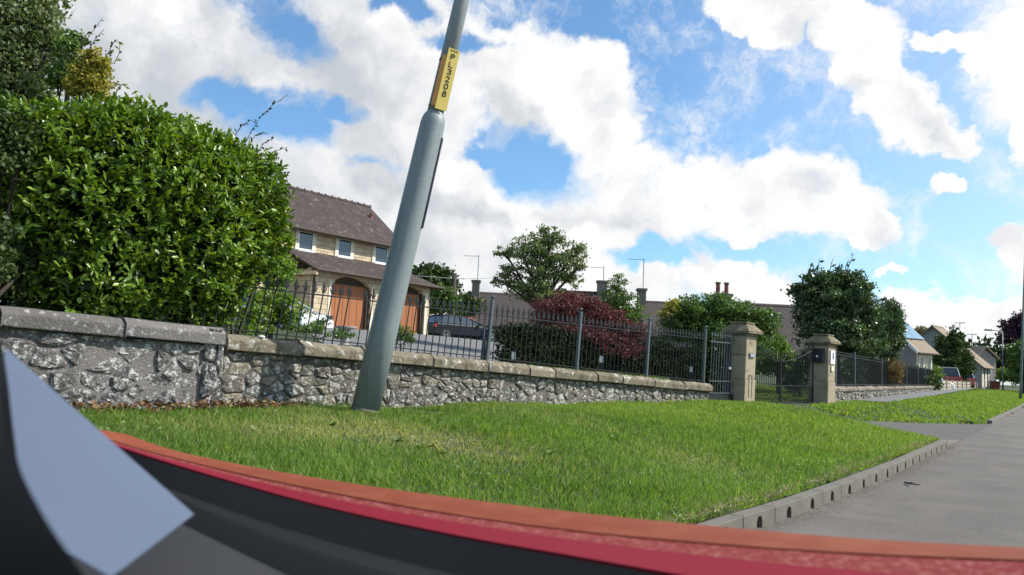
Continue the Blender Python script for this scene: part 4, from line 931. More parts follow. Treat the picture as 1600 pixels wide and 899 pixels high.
# far conifer wood
bl = []; 
for px in list(range(1446, 1475, 5))+list(range(1508, 1640, 5)):
    b0 = 596; top = (522 if px < 1475 else 536)+random.uniform(-5, 6)
    for f in (0, .25, .5, .75): bl.append(T(px+random.uniform(-1, 1), top+(b0-top)*f+4, 230+random.uniform(-10, 10), 1.2+5*f, 9))
for px in range(1380, 1450, 8): bl.append(T(px, 575, 240, 8, 14))
o = foliage('far_conifer_wood', bl, 9000, 1.5, 'conif', None, clump=.3, up=.9); tag(o, 'dark conifer wood on the skyline at the right', 'wood', kind='stuff')
# ------------------------------------------------------------------ buildings
def arch_prof(x0, x1, z0, z1, rise, n=10):
    pr = [(x0, z0), (x1, z0)]; cx = (x0+x1)/2; w = (x1-x0)/2
    for k in range(n+1):
        t = k/n*2-1; pr.append((cx-w*t if False else cx+w*(-t), z1-rise+rise*math.sqrt(max(0, 1-t*t))*1.0))
    return pr
def window(root, O, a, x0, x1, z0, z1, y, frame='white', th=.05):
    mb = MB(O, a); mb.box(x0, x1, y-.04, y+.02, z0, z0+th); mb.box(x0, x1, y-.04, y+.02, z1-th, z1); mb.box(x0, x0+th, y-.039, y+.02, z0+th, z1-th); mb.box(x1-th, x1, y-.039, y+.02, z0+th, z1-th)
    f = mb.build('window', frame, root); mb = MB(O, a); mb.box(x0+th, x1-th, y-.01, y+.01, z0+th, z1-th); mb.build('pane', 'glass', f); return f
HO = Vector((-8.72, 34.6, 1.6)); HA = Vector((.599, .801, 0))
r_ = empty('garage_house', HO, 'buff block house with brown tiled roof over two arched orange garage doors', 'house')
G0 = .55                                     # ground above the origin
mb = MB(HO, HA)
# front wall of the garage with two arched openings, built as piers and arch heads
def wall_arches(mb, x0, x1, z0, z1, y0, y1, ops, rise):
    xs = x0
    for (a_, b_, h_) in ops:
        mb.box(xs, a_, y0, y1, z0, z1); n = 10; cx = (a_+b_)/2; w = (b_-a_)/2
        for k in range(n):
            t0, t1 = -1+2*k/n, -1+2*(k+1)/n; za = h_-rise+rise*math.sqrt(1-t0*t0); zb_ = h_-rise+rise*math.sqrt(max(0, 1-t1*t1))
            mb.hexa([(cx+w*t0, y0, za), (cx+w*t1, y0, zb_), (cx+w*t1, y1, zb_), (cx+w*t0, y1, za)], [(cx+w*t0, y0, z1), (cx+w*t1, y0, z1), (cx+w*t1, y1, z1), (cx+w*t0, y1, z1)])
        xs = b_
    mb.box(xs, x1, y0, y1, z0, z1)
ops = [(1.15, 3.55, G0+2.5), (4.9, 7.25, G0+2.5)]
wall_arches(mb, 0, 7.6, 0, G0+2.66, 0, .3, ops, .55)
mb.build('garage_wall', 'beigebrick', r_)
mb = MB(HO, HA); mb.box(0.02, .3, .302, 6.9, 0, G0+2.6); mb.box(7.3, 7.58, .302, 6.9, 0, G0+2.6); mb.build('side_wall', 'beigebrick', r_)
for (a_, b_, h_) in ops:
    mb = MB(HO, HA); mb.box(a_+.02, b_-.16, .24, .29, 0, G0+2.12); [mb.box(a_+.02+(b_-a_-.18)*q_/5-.008, a_+.02+(b_-a_-.18)*q_/5+.008, .225, .239, 0, G0+2.1) for q_ in range(1, 5)]; dd = mb.build('garage_door', 'garage', r_)
    mb = MB(HO, HA); mb.box(a_, b_-.0, .305, .36, G0+1.9, G0+2.6); mb.build('door_head', 'darkwood', dd)
    mb = MB(HO, HA); mb.box(b_-.155, b_-.01, .10, .30, 0, G0+2.2); mb.build('door_jamb', 'darkwood', dd)
    for sx in (a_-.16, b_+.0):
        mb = MB(HO, HA); mb.box(sx+.0, sx+.16, -.03, -.002, 0, G0+2.2); mb.build('door_surround', 'cream', r_)
# lower roof with hipped right end
e0, e1 = 2.58+G0, 4.18
mb = MB(HO, HA); V = [(-.15, -.45, e0), (8.05, -.45, e0), (7.0, 2.0, e1+.02), (-.15, 2.0, e1+.02), (8.05, 6.5, e0), (7.0, 6.3, e1)]
mb.add(V+[(x, y, z-.09) for x, y, z in V], [(0, 1, 2, 3), (1, 4, 5, 2), (6, 9, 8, 7), (7, 8, 11, 10), (0, 6, 7, 1), (0, 3, 9, 6), (1, 7, 10, 4)]); mb.build('lower_roof', 'roof', r_)
mb = MB(HO, HA); mb.tube([(-.15, -.50, e0-.03), (8.1, -.50, e0-.03)], .055, 6); mb.tube([(.12, -.05, e0-.1), (.12, -.05, 0)], .04, 6); mb.build('gutter', 'darkwood', r_)
mb = MB(HO, HA); mb.box(-.14, -.02, -.45, 2, e0-.25, e0-.08); 
# upper storey
mb.box(-4.5, 7.1, 2.0, 7.2, 2.2, 5.22); mb.box(-4.5, -.05, 1.0, 2.0, 0, 2.6); mb.build('upper_wall', 'beigebrick', r_)
mb = MB(HO, HA); RZ, EZ = 7.62, 5.18
V = [(-4.8, 1.55, EZ), (7.35, 1.55, EZ), (7.35, 4.6, RZ), (-4.8, 4.6, RZ), (7.35, 7.65, EZ), (-4.8, 7.65, EZ)]
mb.add(V+[(x, y, z-.12) for x, y, z in V], [(0, 1, 2, 3), (3, 2, 4, 5), (7, 6, 9, 8), (8, 9, 11, 10), (0, 6, 7, 1), (1, 7, 8, 2), (2, 8, 10, 4), (0, 3, 9, 6), (3, 5, 11, 9)]); rf = mb.build('upper_roof', 'roof', r_)
mb = MB(HO, HA); x = -4.7
while x < 7.2: mb.prism([(4.48, RZ-.06), (4.6, RZ+.06), (4.72, RZ-.06)], x, x+.42, 'yz'); mb.box(x+.40, x+.44, 4.56, 4.64, RZ-.02, RZ+.10); x += .45
mb.build('ridge_tiles', 'roof', rf)
mb = MB(HO, HA); mb.box(6.5, 6.62, 3.5, 3.6, 6.5, 6.95); mb.lathe((6.56, 3.55, 6.9), [(.09, 0), (.1, .12)], 8); mb.build('vent', 'pot', rf)
mb = MB(HO, HA); mb.prism([(2.0, 5.0), (7.2, 5.0), (4.6, RZ-.15)], 6.96, 7.12, 'yz'); mb.build('gable_wall', 'beigebrick', r_)
mb = MB(HO, HA); mb.tube([(-4.8, 1.50, EZ-.08), (7.35, 1.50, EZ-.08)], .06, 6); mb.build('upper_gutter', 'darkwood', r_)
for (x0, x1) in ((.70, 1.56), (3.05, 3.92), (5.48, 6.37)):
    f = window(r_, HO, HA, x0, x1, 4.22, 5.08, 1.99); mb = MB(HO, HA); mb.box(x0-.04, x1+.04, 1.88, 1.985, 4.14, 4.218); mb.build('sill', 'white', f)
    mb = MB(HO, HA); mb.box(x0-.16, x0-.002, 1.95, 1.995, 4.15, 5.1); mb.box(x1+.002, x1+.16, 1.95, 1.995, 4.15, 5.1); mb.build('surround', 'cream', f)
def cottage(label, O, a, L, Wd, eave, rise, wallm, roofm, wins=(), over=.35, ch=(), name='cottage', z0=None, door=None):
    O = Vector(O); r = empty(name, O, label, 'house')
    mb = MB(O, a); mb.box(0, L, 0, Wd, 0, eave)
    for x in (0.0, L-.15): mb.prism([(0, eave), (Wd, eave), (Wd/2, eave+rise-.12)], x, x+.15, 'yz')
    mb.build('wall', wallm, r); sl = rise/(Wd/2)
    V = [(-over, -over, eave-over*sl+.05), (L+over, -over, eave-over*sl+.05), (L+over, Wd/2, eave+rise), (-over, Wd/2, eave+rise), (L+over, Wd+over, eave-over*sl+.05), (-over, Wd+over, eave-over*sl+.05)]
    mb = MB(O, a); mb.add(V+[(x, y, z-.12) for x, y, z in V], [(0, 1, 2, 3), (3, 2, 4, 5), (7, 6, 9, 8), (8, 9, 11, 10), (0, 6, 7, 1), (1, 7, 8, 2), (2, 8, 10, 4), (0, 3, 9, 6), (3, 5, 11, 9)]); rf = mb.build('roof', roofm, r)
    mb = MB(O, a); x = -over
    while x < L+over-.4: mb.prism([(Wd/2-.13, eave+rise-.06), (Wd/2, eave+rise+.07), (Wd/2+.13, eave+rise-.06)], x, x+.43, 'yz'); x += .45
    mb.build('ridge_tiles', roofm, rf)
    mb = MB(O, a); mb.tube([(-over, -over-.06, eave-over*sl-.02), (L+over, -over-.06, eave-over*sl-.02)], .06, 6); mb.build('gutter', 'darkwood', r)
    for w in wins: window(r, O, a, w[0], w[1], w[2], w[3], -.0)
    for (cx, cw, chh, pots, aer) in ch:
        mb = MB(O, a); zt = eave+rise+chh; mb.box(cx-cw/2, cx+cw/2, Wd/2-.4, Wd/2+.4, eave+rise*.6, zt); mb.box(cx-cw/2-.08, cx+cw/2+.08, Wd/2-.48, Wd/2+.48, zt+.002, zt+.16); c_ = mb.build('chimney', 'chimney', rf)
        if pots:
            mb = MB(O, a)
            for k in range(pots): mb.lathe((cx+(k-(pots-1)/2)*.5, Wd/2, zt+.16), [(.15, 0), (.13, .1), (.12, .55), (.16, .6), (.16, .7)], 10)
            mb.build('chimney_pot', 'pot', c_)
        if aer:
            mb = MB(O, a); mb.tube([(cx+.1, Wd/2, zt), (cx+.1, Wd/2, zt+aer)], .03, 5); mb.tube([(cx-1.0, Wd/2, zt+aer-.1), (cx+.1, Wd/2, zt+aer-.1)], .018, 4)
            for k in range(5): mb.tube([(cx-1.0+.2*k, Wd/2-.3+.05*k, zt+aer-.1), (cx-1.0+.2*k, Wd/2+.3-.05*k, zt+aer-.1)], .012, 4)
            mb.build('aerial', 'galvtop', c_)
    return r, rf
def roofhouse(label, px0, px1, py, Y, rise, Wd, **k):
    a = at(px0, py, Y); b = at(px1, py, Y); g_ = 1.4; e = a.z-rise-g_
    return cottage(label, (a.x, Y-Wd/2, g_), (1, 0), b.x-a.x, Wd, e, rise, 'render', 'roof2', **k)
roofhouse('distant brown roofed cottage with chimney and aerial right of the utility pole', 738, 868, 457, 60, 2.4, 7, ch=[(.25, .55, .75, 0, 2.1)], wins=[(1.5, 2.5, 1, 1.9)])
roofhouse('distant cottage with chimney directly right of the airy tree', 888, 955, 455, 62, 2.6, 7, ch=[(2.6, .7, .75, 0, 1.3)])
roofhouse('distant cottage roof with slim end chimney and tall aerial', 1003, 1126, 471, 58, 2.4, 7, ch=[(-.05, .55, .75, 0, 2.4)])
r_, rf = roofhouse('brown roofed house with skylight and two chimney pots behind the domed bush', 1120, 1300, 473, 47, 3.0, 7.5, ch=[(.3, .9, .35, 2, 0)])
q = at(1214, 492, 44.6); O_ = WL[r_]
mb = MB((0, 0, 0)); qs = [at(1205, 499, 44.4), at(1222, 499, 44.4), at(1229, 486, 45.4), at(1212, 486, 45.4)]
def on_roof(p):      # drop the point on the front slope
    Wd = 7.5; e = at(1120, 473, 47).z-3.0; sl = 3.0/(Wd/2); y = p.y-(47-Wd/2); return Vector((p.x, p.y, e+sl*y+.08))
qs = [on_roof(Vector((p.x, 45.5 if i_ < 2 else 46.3, 0))) for i_, p in enumerate(qs)]
mb.hexa([p-Vector((0, 0, .1)) for p in qs], qs); sk = mb.build('skylight', 'stonegrey', rf)
c_ = sum(qs, Vector())/4; q2 = [c_+(p-c_)*.84+Vector((0, 0, .012)) for p in qs]; mb = MB(); mb.hexa([p-Vector((0, 0, .02)) for p in q2], q2); mb.build('pane', 'glass', sk)
# small red roof beyond the forecourt
a = at(672, 497, 52); cottage('small shed with dull red roof beyond the dark car', (a.x, 50, 1.6), (1, 0), 2.6, 3.0, 1.2, 1.0, 'darkwood', 'redroof', name='shed')
# houses along the road at the right
P_ = at(1431, 545, 50); a_ = Vector((.85, .53, 0)).normalized()
r_, rf = cottage('low house with blue solar panels and cream mullioned windows', (P_.x, P_.y, .4), (a_.x, a_.y), 1.75, 9.0, P_.z-.4, 4.0, 'render', 'roof3', over=.3)
O_ = Vector((P_.x, P_.y, .4)); sl = 4.0/4.5; ev = P_.z-.4
mb = MB(O_, a_); zz = lambda y: ev+sl*y+.10
for k in range(2):
    x0 = -.2+k*1.08; mb.hexa([(x0, .6, zz(.6)), (x0+1.04, .6, zz(.6)), (x0+1.04, 4.3, zz(4.3)), (x0, 4.3, zz(4.3))], [(x0, .56, zz(.6)+.05), (x0+1.04, .56, zz(.6)+.05), (x0+1.04, 4.26, zz(4.3)+.05), (x0, 4.26, zz(4.3)+.05)])
mb.build('solar_panels', 'solar', rf)
mb = MB(O_, a_); mb.hexa([(-.35, -.3, ev-.35), (-.31, -.3, ev-.35), (-.31, 4.5, ev+3.85), (-.35, 4.5, ev+3.85)], [(-.35, -.3, ev-.1), (-.31, -.3, ev-.1), (-.31, 4.5, ev+4.1), (-.35, 4.5, ev+4.1)]); mb.build('barge_board', 'white', r_)
mb = MB(O_, a_); mb.box(.05, 1.7, -.05, -.003, ev-2.0, ev-.3)
mb.build('pale_band', 'cream', r_)
for k in range(2): window(r_, O_, a_, .2+k*.8, .72+k*.8, ev-1.7, ev-.45, -.06, 'cream', .06)
P_ = at(1533, 570, 86)
r_, rf = cottage('low house with tan roof and pale window piers beyond the conical tree', (P_.x, P_.y, .5), (.69, .72), 3.6, 9.5, P_.z-.5, 4.2, 'render', 'roof3', over=.4)
mb = MB(Vector((P_.x, P_.y, .5)), (.69, .72))
for k in range(3): mb.box(.1+k*1.3, .7+k*1.3, -.07, -.003, .3, P_.z-.7)
mb.build('pale_piers', 'cream', r_)
for k in range(2): window(r_, Vector((P_.x, P_.y, .5)), (.69, .72), .73+k*1.3, 1.37+k*1.3, 1.0, 2.3, -.03, 'white', .06)
P_ = at(1527, 556, 105); a = Vector((.88, -.47, 0))
r_ = empty('gabled_house', (P_.x, P_.y, .5), 'far grey house with its gable end facing the road at the right', 'house')
O_ = Vector((P_.x, P_.y, .5)); mb = MB(O_, (.96, .28)); e_ = P_.z-.5
mb.prism([(0, 0), (3.1, 0), (3.1, e_-.3), (1.2, e_+1.0), (0, e_)], 0, 9, 'xz'); mb.build('wall', 'render', r_)
mb = MB(O_, (.96, .28)); mb.prism([(-.35, e_-.25), (1.2, e_+1.15), (1.2, e_+1.35), (-.35, e_-.05)], -.3, 9.3, 'xz'); mb.prism([(1.2, e_+1.15), (3.5, e_-.4), (3.5, e_-.2), (1.2, e_+1.35)], -.3, 9.3, 'xz'); mb.build('roof', 'roof3', r_)
window(r_, O_, (.96, .28), 1.3, 2.2, 1.9, 3.1, -.02)
tag(r_, cat='house')
# ------------------------------------------------------------------ poles and small things
def pole(name, label, cat, px, pyb, pyt, Y, r0_, r1_, mat, z0=None):
    b = at(px, pyb, Y); t = at(px, pyt, Y); z0 = hz(b.x, b.y)-.1; o = empty(name, (b.x, b.y, z0), label, cat)
    mb = MB(); ln = .045*(t.z-z0) if px == 1594 else 0; mb.tube([(b.x, b.y, z0), (b.x+ln*.1, b.y, z0+1.0), (b.x+ln, b.y, t.z)], [r0_*1.15, r0_, r1_], 10); mb.build('pole', mat, o, True); return o, Vector((b.x+ln, b.y, t.z))
o, tp = pole('utility_pole', 'wooden utility pole with wires behind the dark car', 'utility pole', 707, 500, 427, 52, .16, .13, 'bark')
mb = MB(); mb.box(tp.x-.25, tp.x+.25, tp.y-.05, tp.y+.05, tp.z-.6, tp.z-.5)
for k in (-1, 0, 1): mb.lathe((tp.x+k*.2, tp.y, tp.z-.5), [(.03, 0), (.05, .1), (.02, .16)], 6)
mb.build('crossarm', 'darkwood', o)
mb = MB()
for x2, y2 in ((560, 408), (450, 400)):
    e = at(x2, y2, 48); mid = tp.lerp(e, .5)-Vector((0, 0, .5)); mb.tube([tp-Vector((0, 0, .35)), mid, e], .018, 4)
e = at(800, 432, 60); mb.tube([tp-Vector((0, 0, .35)), tp.lerp(e, .5)-Vector((0, 0, .25)), e], .015, 4); mb.build('wire', 'galvtop', o)
o, tp = pole('street_lamp', 'tall grey street lamp far off beside the gabled house', 'street lamp', 1567, 600, 519, 84, .075, .05, 'ironpost')
mb = MB(); mb.tube([tp, tp+Vector((-.5, 0, .1)), tp+Vector((-1.3, 0, .12))], .04, 6); mb.build('arm', 'ironpost', o); mb = MB(tp); mb.prism([(-1.9, .05), (-1.1, .05), (-1.15, .2), (-1.8, .22)], -.15, .15); mb.build('lantern', 'stonegrey', o)
o, tp = pole('lamp_post', 'dark green painted pole on the far verge at the right edge', 'lamp post', 1594, 612, 380, 58, .085, .06, 'greenpole' if 'greenpole' in M else 'ironpost')
mb = MB(tp); mb.tube([(0, 0, 0), (0, 0, .2), (.2, 0, .35), (.9, 0, .4)], .04, 6); mb.build('arm', 'ironpost', o)
mb = MB(tp); mb.prism([(.8, .34), (1.5, .36), (1.45, .5), (.85, .5)], -.13, .13); mb.build('lantern', 'stonegrey', o)
for px, y0, y1, Y, lab in ((1500, 545, 504, 110, 'thin tall aerial above the conical garden tree'), (1519, 540, 522, 120, 'forked aerial standing over the far house roofs')):
    o, tp = pole('aerial_mast', lab, 'aerial', px, y0, y1, Y, .05, .05, 'galvtop'); mb = MB(tp); mb.tube([(-.7, 0, -.1), (.7, 0, .0)], .04, 5)
    for k in range(5): mb.tube([(-.6+.3*k, -.3, -.08), (-.6+.3*k, .3, -.08)], .03, 4)
    mb.build('crossbar', 'galvtop', o)
# garden bollard lights
for (px, yb, yt, Y, lab) in ((803, 568, 547, 13.4, 'square garden light near the first grey railing post'), (940, 583, 554, 15.8, 'slim garden light in front of the red maple'), (1080, 592, 571, 18.6, 'small garden light near the end of the black railing')):
    t = at(px, yt, Y); z0 = hz(t.x, t.y); r_ = empty('garden_light', (t.x, t.y, z0), lab, 'garden light', 'garden lights behind the railing'); w = .045
    mb = MB((t.x, t.y, 0)); mb.box(-w, w, -w, w, z0-.05, t.z-.16); mb.build('post', 'iron', r_); mb = MB((t.x, t.y, 0)); mb.box(-w*.8, w*.8, -w*.8, w*.8, t.z-.158, t.z-.03); mb.build('lens', 'white', r_)
    mb = MB((t.x, t.y, 0)); mb.box(-w*1.1, w*1.1, -w*1.1, w*1.1, t.z-.028, t.z); mb.build('lid', 'iron', r_)
# bird bath
t = at(541, 512, 20); z0 = hz(t.x, t.y); r_ = empty('bird_bath', (t.x, t.y, z0-.1), 'grey stone bird bath in front of the left garage door', 'bird bath')
mb = MB((t.x, t.y, 0)); mb.lathe((0, 0, z0-.1), [(.17, 0), (.17, .12), (.08, .2), (.07, t.z-z0-.02), (.12, t.z-z0+.04)], 14); mb.build('pedestal', 'stonegrey', r_, True)
mb = MB((t.x, t.y, 0)); mb.lathe((0, 0, t.z-.04), [(.1, -.02), (.25, .02), (.27, .07), (.24, .07), (.1, .03)], 16); mb.build('basin', 'stonegrey', r_, True)
# timber fence along the far pavement
PF = P2B+D2*.4; PE = np.array([at(1534, 600, 92).x, 92.]); df = (PE-PF); LF = np.linalg.norm(df)
r_ = empty('timber_fence', (PF[0], PF[1], .5), 'weathered fence of wide horizontal boards after the far low wall', 'fence')
x = 0; k = 0
while x < LF-.1:
    w = min(4.6, LF-x)
    mb = MB((PF[0], PF[1], 0), df)
    for zz in (.56, .80, 1.04): 
        mb.box(x+.1, x+w, .0, .03, zz, zz+.185)
    mb.build('boards', 'palewood', r_); mb = MB((PF[0], PF[1], 0), df); mb.box(x, x+.22, -.08, .08, .3, 1.30); mb.build('post', 'palewood', r_); x += w
for zz in (): pass
# ------------------------------------------------------------------ cars
def car(label, O, a, mat, L=4.3, Wd=1.8, H=1.45, kind='hatch', roofm=None):
    O = Vector(O); r = empty('parked_car', O, label, 'car')
    h = Wd/2
    if kind == 'suv': low = [(0, .35), (.0, .95), (.12, 1.0), (3.1, 1.02), (3.3, .98), (L-.1, .85), (L, .6), (L, .33), (.1, .3)]; up = [(.12, 1.0), (.35, H-.04), (.6, H), (2.2, H), (2.55, H-.08), (3.3, 1.0)]
    else: low = [(0, .35), (.0, .78), (.2, .95), (3.0, .95), (3.3, .92), (L-.25, .74), (L, .55), (L, .3), (.1, .28)]; up = [(.15, .95), (.75, H-.05), (1.3, H), (2.0, H-.01), (2.4, H-.12), (3.25, .93)]
    mb = MB(O, a)
    # body in cross sections, rounded at the sides
    n = len(low)
    ys = [(-h, .80), (-h+.05, 1), (h-.05, 1), (h, .80)]; V = []
    cx = L/2; cz = .62
    for y, k in ys:
        for u, v in low: kk = 1-(1-k)*.18; V.append((cx+(u-cx)*kk, y, cz+(v-cz)*(k if k < 1 else 1)))
    Fc = [list(range(n))[::-1], [3*n+i for i in range(n)]]
    for j_ in range(3):
        for i_ in range(n): Fc.append((j_*n+i_, j_*n+(i_+1) % n, (j_+1)*n+(i_+1) % n, (j_+1)*n+i_))
    mb.add(V, Fc); bd = mb.build('body', mat, r); bevel(bd, .04, 3)
    # greenhouse
    m_ = len(up); V = []
    for y, ins in ((-h+.06, 0), (h-.06, 0)):
        for (u, v) in up: t = (v-.95)/(H-.95); V.append((u, y*(1-.22*max(0, t)), v))
    mb = MB(O, a); mb.add(V, [list(range(m_)), list(range(m_, 2*m_))[::-1]]+[(i_, m_+i_, m_+(i_+1) % m_, (i_+1) % m_) for i_ in range(m_)]); gh = mb.build('windows', 'glass', r); bevel(gh, .03)
    mb = MB(O, a); tl = [q for q in up if q[1] > H-.1]; rx0, rx1 = tl[0][0], tl[-1][0]
    mb.box(rx0, rx1, -h*.76, h*.76, H-.03, H+.02)
    for yy in (-1, 1):
        for (u0_, v0_), (u1_, v1_) in ((up[0], up[1]), (up[-2], up[-1])):
            f0, f1 = 1-.22*max(0, (v0_-.95)/(H-.95)), 1-.22*max(0, (v1_-.95)/(H-.95)); y0_, y1_ = yy*(h-.055)*f0, yy*(h-.055)*f1
            mb.tube([(u0_, y0_, v0_), (u1_, y1_, v1_)], .04, 6)
        mb.tube([(1.75, yy*(h-.055), .95), (1.72, yy*(h-.055)*.80, H-.03)], .035, 6)
        mb.tube([(up[1][0], yy*(h-.055)*.79, up[1][1]), (up[2][0], yy*(h-.055)*.78, H-.01), (up[-3][0], yy*(h-.055)*.78, H-.01), (up[-2][0], yy*(h-.055)*.8, up[-2][1])], .035, 6)
    bevel(mb.build('roof', roofm or mat, r), .02)
    for yy in (-1, 1):
        for xx in (.78, L-.82):
            mb = MB(O+Vector((0, 0, 0)), a); rad = .32; V = []; nn = 20
            def ring(rr, y): return [(xx+rr*math.cos(2*math.pi*i_/nn), y, rad+rr*math.sin(2*math.pi*i_/nn)) for i_ in range(nn)]
            y0, y1 = yy*(h-.18), yy*(h+.012)
            V = ring(rad, y0)+ring(rad, y1-yy*.02)+ring(rad-.03, y1)+ring(rad-.1, y1); Fc = [(j_*nn+i_, j_*nn+(i_+1) % nn, (j_+1)*nn+(i_+1) % nn, (j_+1)*nn+i_) for j_ in range(3) for i_ in range(nn)]+[[3*nn+i_ for i_ in range(nn)]]
            mb.add(V, Fc); w_ = mb.build('wheel', 'tyre', r, True); mb = MB(O, a)
            for s_ in range(10):
                t = 2*math.pi*s_/10; c_, s__ = math.cos(t), math.sin(t); mb.tube([(xx, y1+yy*.006, rad), (xx+c_*.2, y1+yy*.006, rad+s__*.2)], .016, 4)
            mb.tube([(xx+.21*math.cos(2*math.pi*i_/16), y1+yy*.006, rad+.21*math.sin(2*math.pi*i_/16)) for i_ in range(17)], .014, 4, cap=False); mb.build('rim', 'alloy', w_)
        mb = MB(O, a); mb.box(-.015, .12, yy*(h-.06)-.14, yy*(h-.06)+.03, .72 if kind == 'hatch' else .8, .88 if kind == 'hatch' else .98); mb.build('rear_lamp', 'lamp_red', r)
        mb = MB(O, a); mb.box(L-.30, L-.05, yy*(h-.12)-.13, yy*(h-.12)+.06, .62, .74); mb.build('headlight', 'glass', r)
        mb = MB(O, a); mb.box(2.85, 3.0, yy*(h+.02), yy*(h+.17), .95, 1.07); mb.build('door_mirror', mat, r)
    mb = MB(O, a); mb.box(-.02, -.002, -.26, .26, .5, .61); mb.build('number_plate', 'yellow', r)
    mb = MB(O, a)
    for yy in (-1, 1):
        for xx in (1.0, 1.95, 2.9): mb.box(xx, xx+.012, yy*(h-.002) if yy > 0 else -h-.004, yy*(h+.004) if yy > 0 else -h+.002, .4, .92)
    mb.build('door_gaps', 'black', r)
    return r
p = at(664, 522, 43.5); z = at(690, 533, 44).z
car('dark blue saloon parked beyond the railing right of the garage', (p.x, p.y, z), (.80, .6), 'navy', 4.6, 1.8, 1.42)
p = at(462, 522, 27); car('white car partly hidden behind shrubs left of the garage', (p.x-3.0, p.y+1.6, p.z-.05), (.9, -.43), 'carwhite', 4.2, 1.75, 1.4)
p = at(1483, 592, 68); car('red car with pale roof and dark rear window behind the timber fence', (p.x, p.y, .62), (.3, .95), 'carred', 4.2, 1.85, 1.75, 'suv', 'carwhite')
p = at(1512, 592, 78); car('second red car further along behind the timber fence', (p.x-.3, p.y, .62), (.4, .92), 'carred', 4.1, 1.8, 1.6, 'suv', 'carwhite')
p = at(1470, 590, 61); mb = MB((p.x, p.y, .55)); mb.prism([(-.6, 0), (.9, 0), (.8, .5), (.2, .7), (-.3, .95), (-.55, .8)], -.5, .5); o = bevel(mb.build('covered_heap', 'white'), .2, 4); tag(o, 'heap under a white sheet beside the red car', 'covered heap')
p = at(757, 524, 45); mb = MB((p.x, p.y, hz(p.x, p.y))); mb.hexa([(-.27, -.3, 0), (.27, -.3, 0), (.27, .3, 0), (-.27, .3, 0)], [(-.3, -.34, .95), (.3, -.34, .95), (.3, .36, 1.0), (-.3, .36, 1.0)]); 
r_ = empty('wheelie_bin', (p.x, p.y, hz(p.x, p.y)), 'blue wheeled bin right of the dark saloon', 'bin'); bevel(mb.build('bin_body', 'blue', r_), .02)
mb = MB((p.x, p.y, hz(p.x, p.y))); mb.hexa([(-.33, -.38, .97), (.33, -.38, .97), (.33, .4, 1.02), (-.33, .4, 1.02)], [(-.3, -.34, 1.04), (.3, -.34, 1.04), (.3, .36, 1.1), (-.3, .36, 1.1)]); mb.build('lid', 'blue', r_)
p = at(1545, 600, 96); mb = MB((p.x, p.y, .5)); mb.prism([(-.9, 0), (.9, 0), (1.05, .9), (-1.05, .9)], -.6, .6); mb.prism([(-1.1, .902), (1.1, .902), (1.1, 1.0), (-1.1, 1.0)], -.65, .65); o = mb.build('planter_box', 'bin'); tag(o, 'reddish brown planter box in front of the far gabled house', 'planter')
# ------------------------------------------------------------------ grass and litter
def grass(name, n, ylo, yhi, test, hrange, wrange, mat, label, droop=1):
    Y = ylo+(yhi-ylo)*RS.rand(n)**1.25; d = RS.rand(n)*7.5+.02; X = kx(Y)-d/.81
    k = test(X, Y, d); X, Y, d = X[k], Y[k], d[k]; n = len(X)
    # tufts
    nt = max(1, n//14); own = RS.randint(0, nt, n); use = RS.rand(n) < .55
    tx, ty = X[:nt], Y[:nt]; sx = tx[own]+RS.randn(n)*.035; sy = ty[own]+RS.randn(n)*.035
    ok = test(sx, sy, kd(sx, sy)) & use; X = np.where(ok, sx, X); Y = np.where(ok, sy, Y)
    Z = hgt(X, Y); P = np.stack([X, Y, Z-.01], 1)
    lean_ = RS.randn(n, 2)*.55+np.stack([np.sin(X*1.7+Y), np.cos(Y*1.9-X)], 1)*.22
    A = norm(np.stack([lean_[:, 0], lean_[:, 1], np.ones(n)*.95], 1)); Nn = norm(np.stack([RS.randn(n), RS.randn(n)-.6, RS.rand(n)*.6], 1))
    big = .62+.5*np.clip(noise2(X*1.1, Y*1.1)+.8*noise2(X*3.3+2, Y*3.1)+.5*noise2(X*7+1, Y*6)+.15, -1.1, 1.5)
    L = RS.uniform(*hrange, n)*(.62+.62*big); Wd = RS.uniform(*wrange, n)*(1+np.clip((Y-7)/9, 0, 3))
    patch = .5+.5*np.sin(X*.9+1.3*np.sin(Y*.8))*np.sin(Y*1.1+X*.4)
    rnd = np.clip(RS.beta(1.6, 2.6, n)*.9+.16*patch+.05*big-.08, 0, .925); br = np.exp(-((X+.75)**2/.9+(Y-7.1)**2/.35))+np.exp(-((X+1.9)**2/.8+(Y-6.6)**2/.3))*.8+.5*np.exp(-((X-1.9)**2/.3+(Y-8.2)**2/.5)); dead = RS.rand(n) < .05+.16*(patch < .15)+.6*br; L = L*(1-.45*np.clip(br, 0, 1)); rnd = np.where(dead, .93+.07*RS.rand(n), rnd)
    o = leaf_mesh(name, P, A, Nn, L, Wd, mat, None, rnd, kind='blade', loc=(0, 0, 0)); tag(o, label, 'grass', kind='stuff'); return o
def front(X, Y): return (X-WP[0])*N[0]+(Y-WP[1])*N[1]
BX = at(565, 650, 8.6)
def bare(X, Y): return ((X-BX.x-.55)/.9)**2+((Y-9.5)/.32)**2 < 1
def t1(X, Y, d): return (d > .135) & (front(X, Y) < -.03-.0*X) & ~drive_mask(X, Y) & (side(X, Y, *EA) > -.03) & (Y < 18.2) & ~((bare(X, Y)) & (noise2(X*3, Y*3) > -.5)) & ((X-PIL1.x)**2+(Y-PIL1.y)**2 > .12)
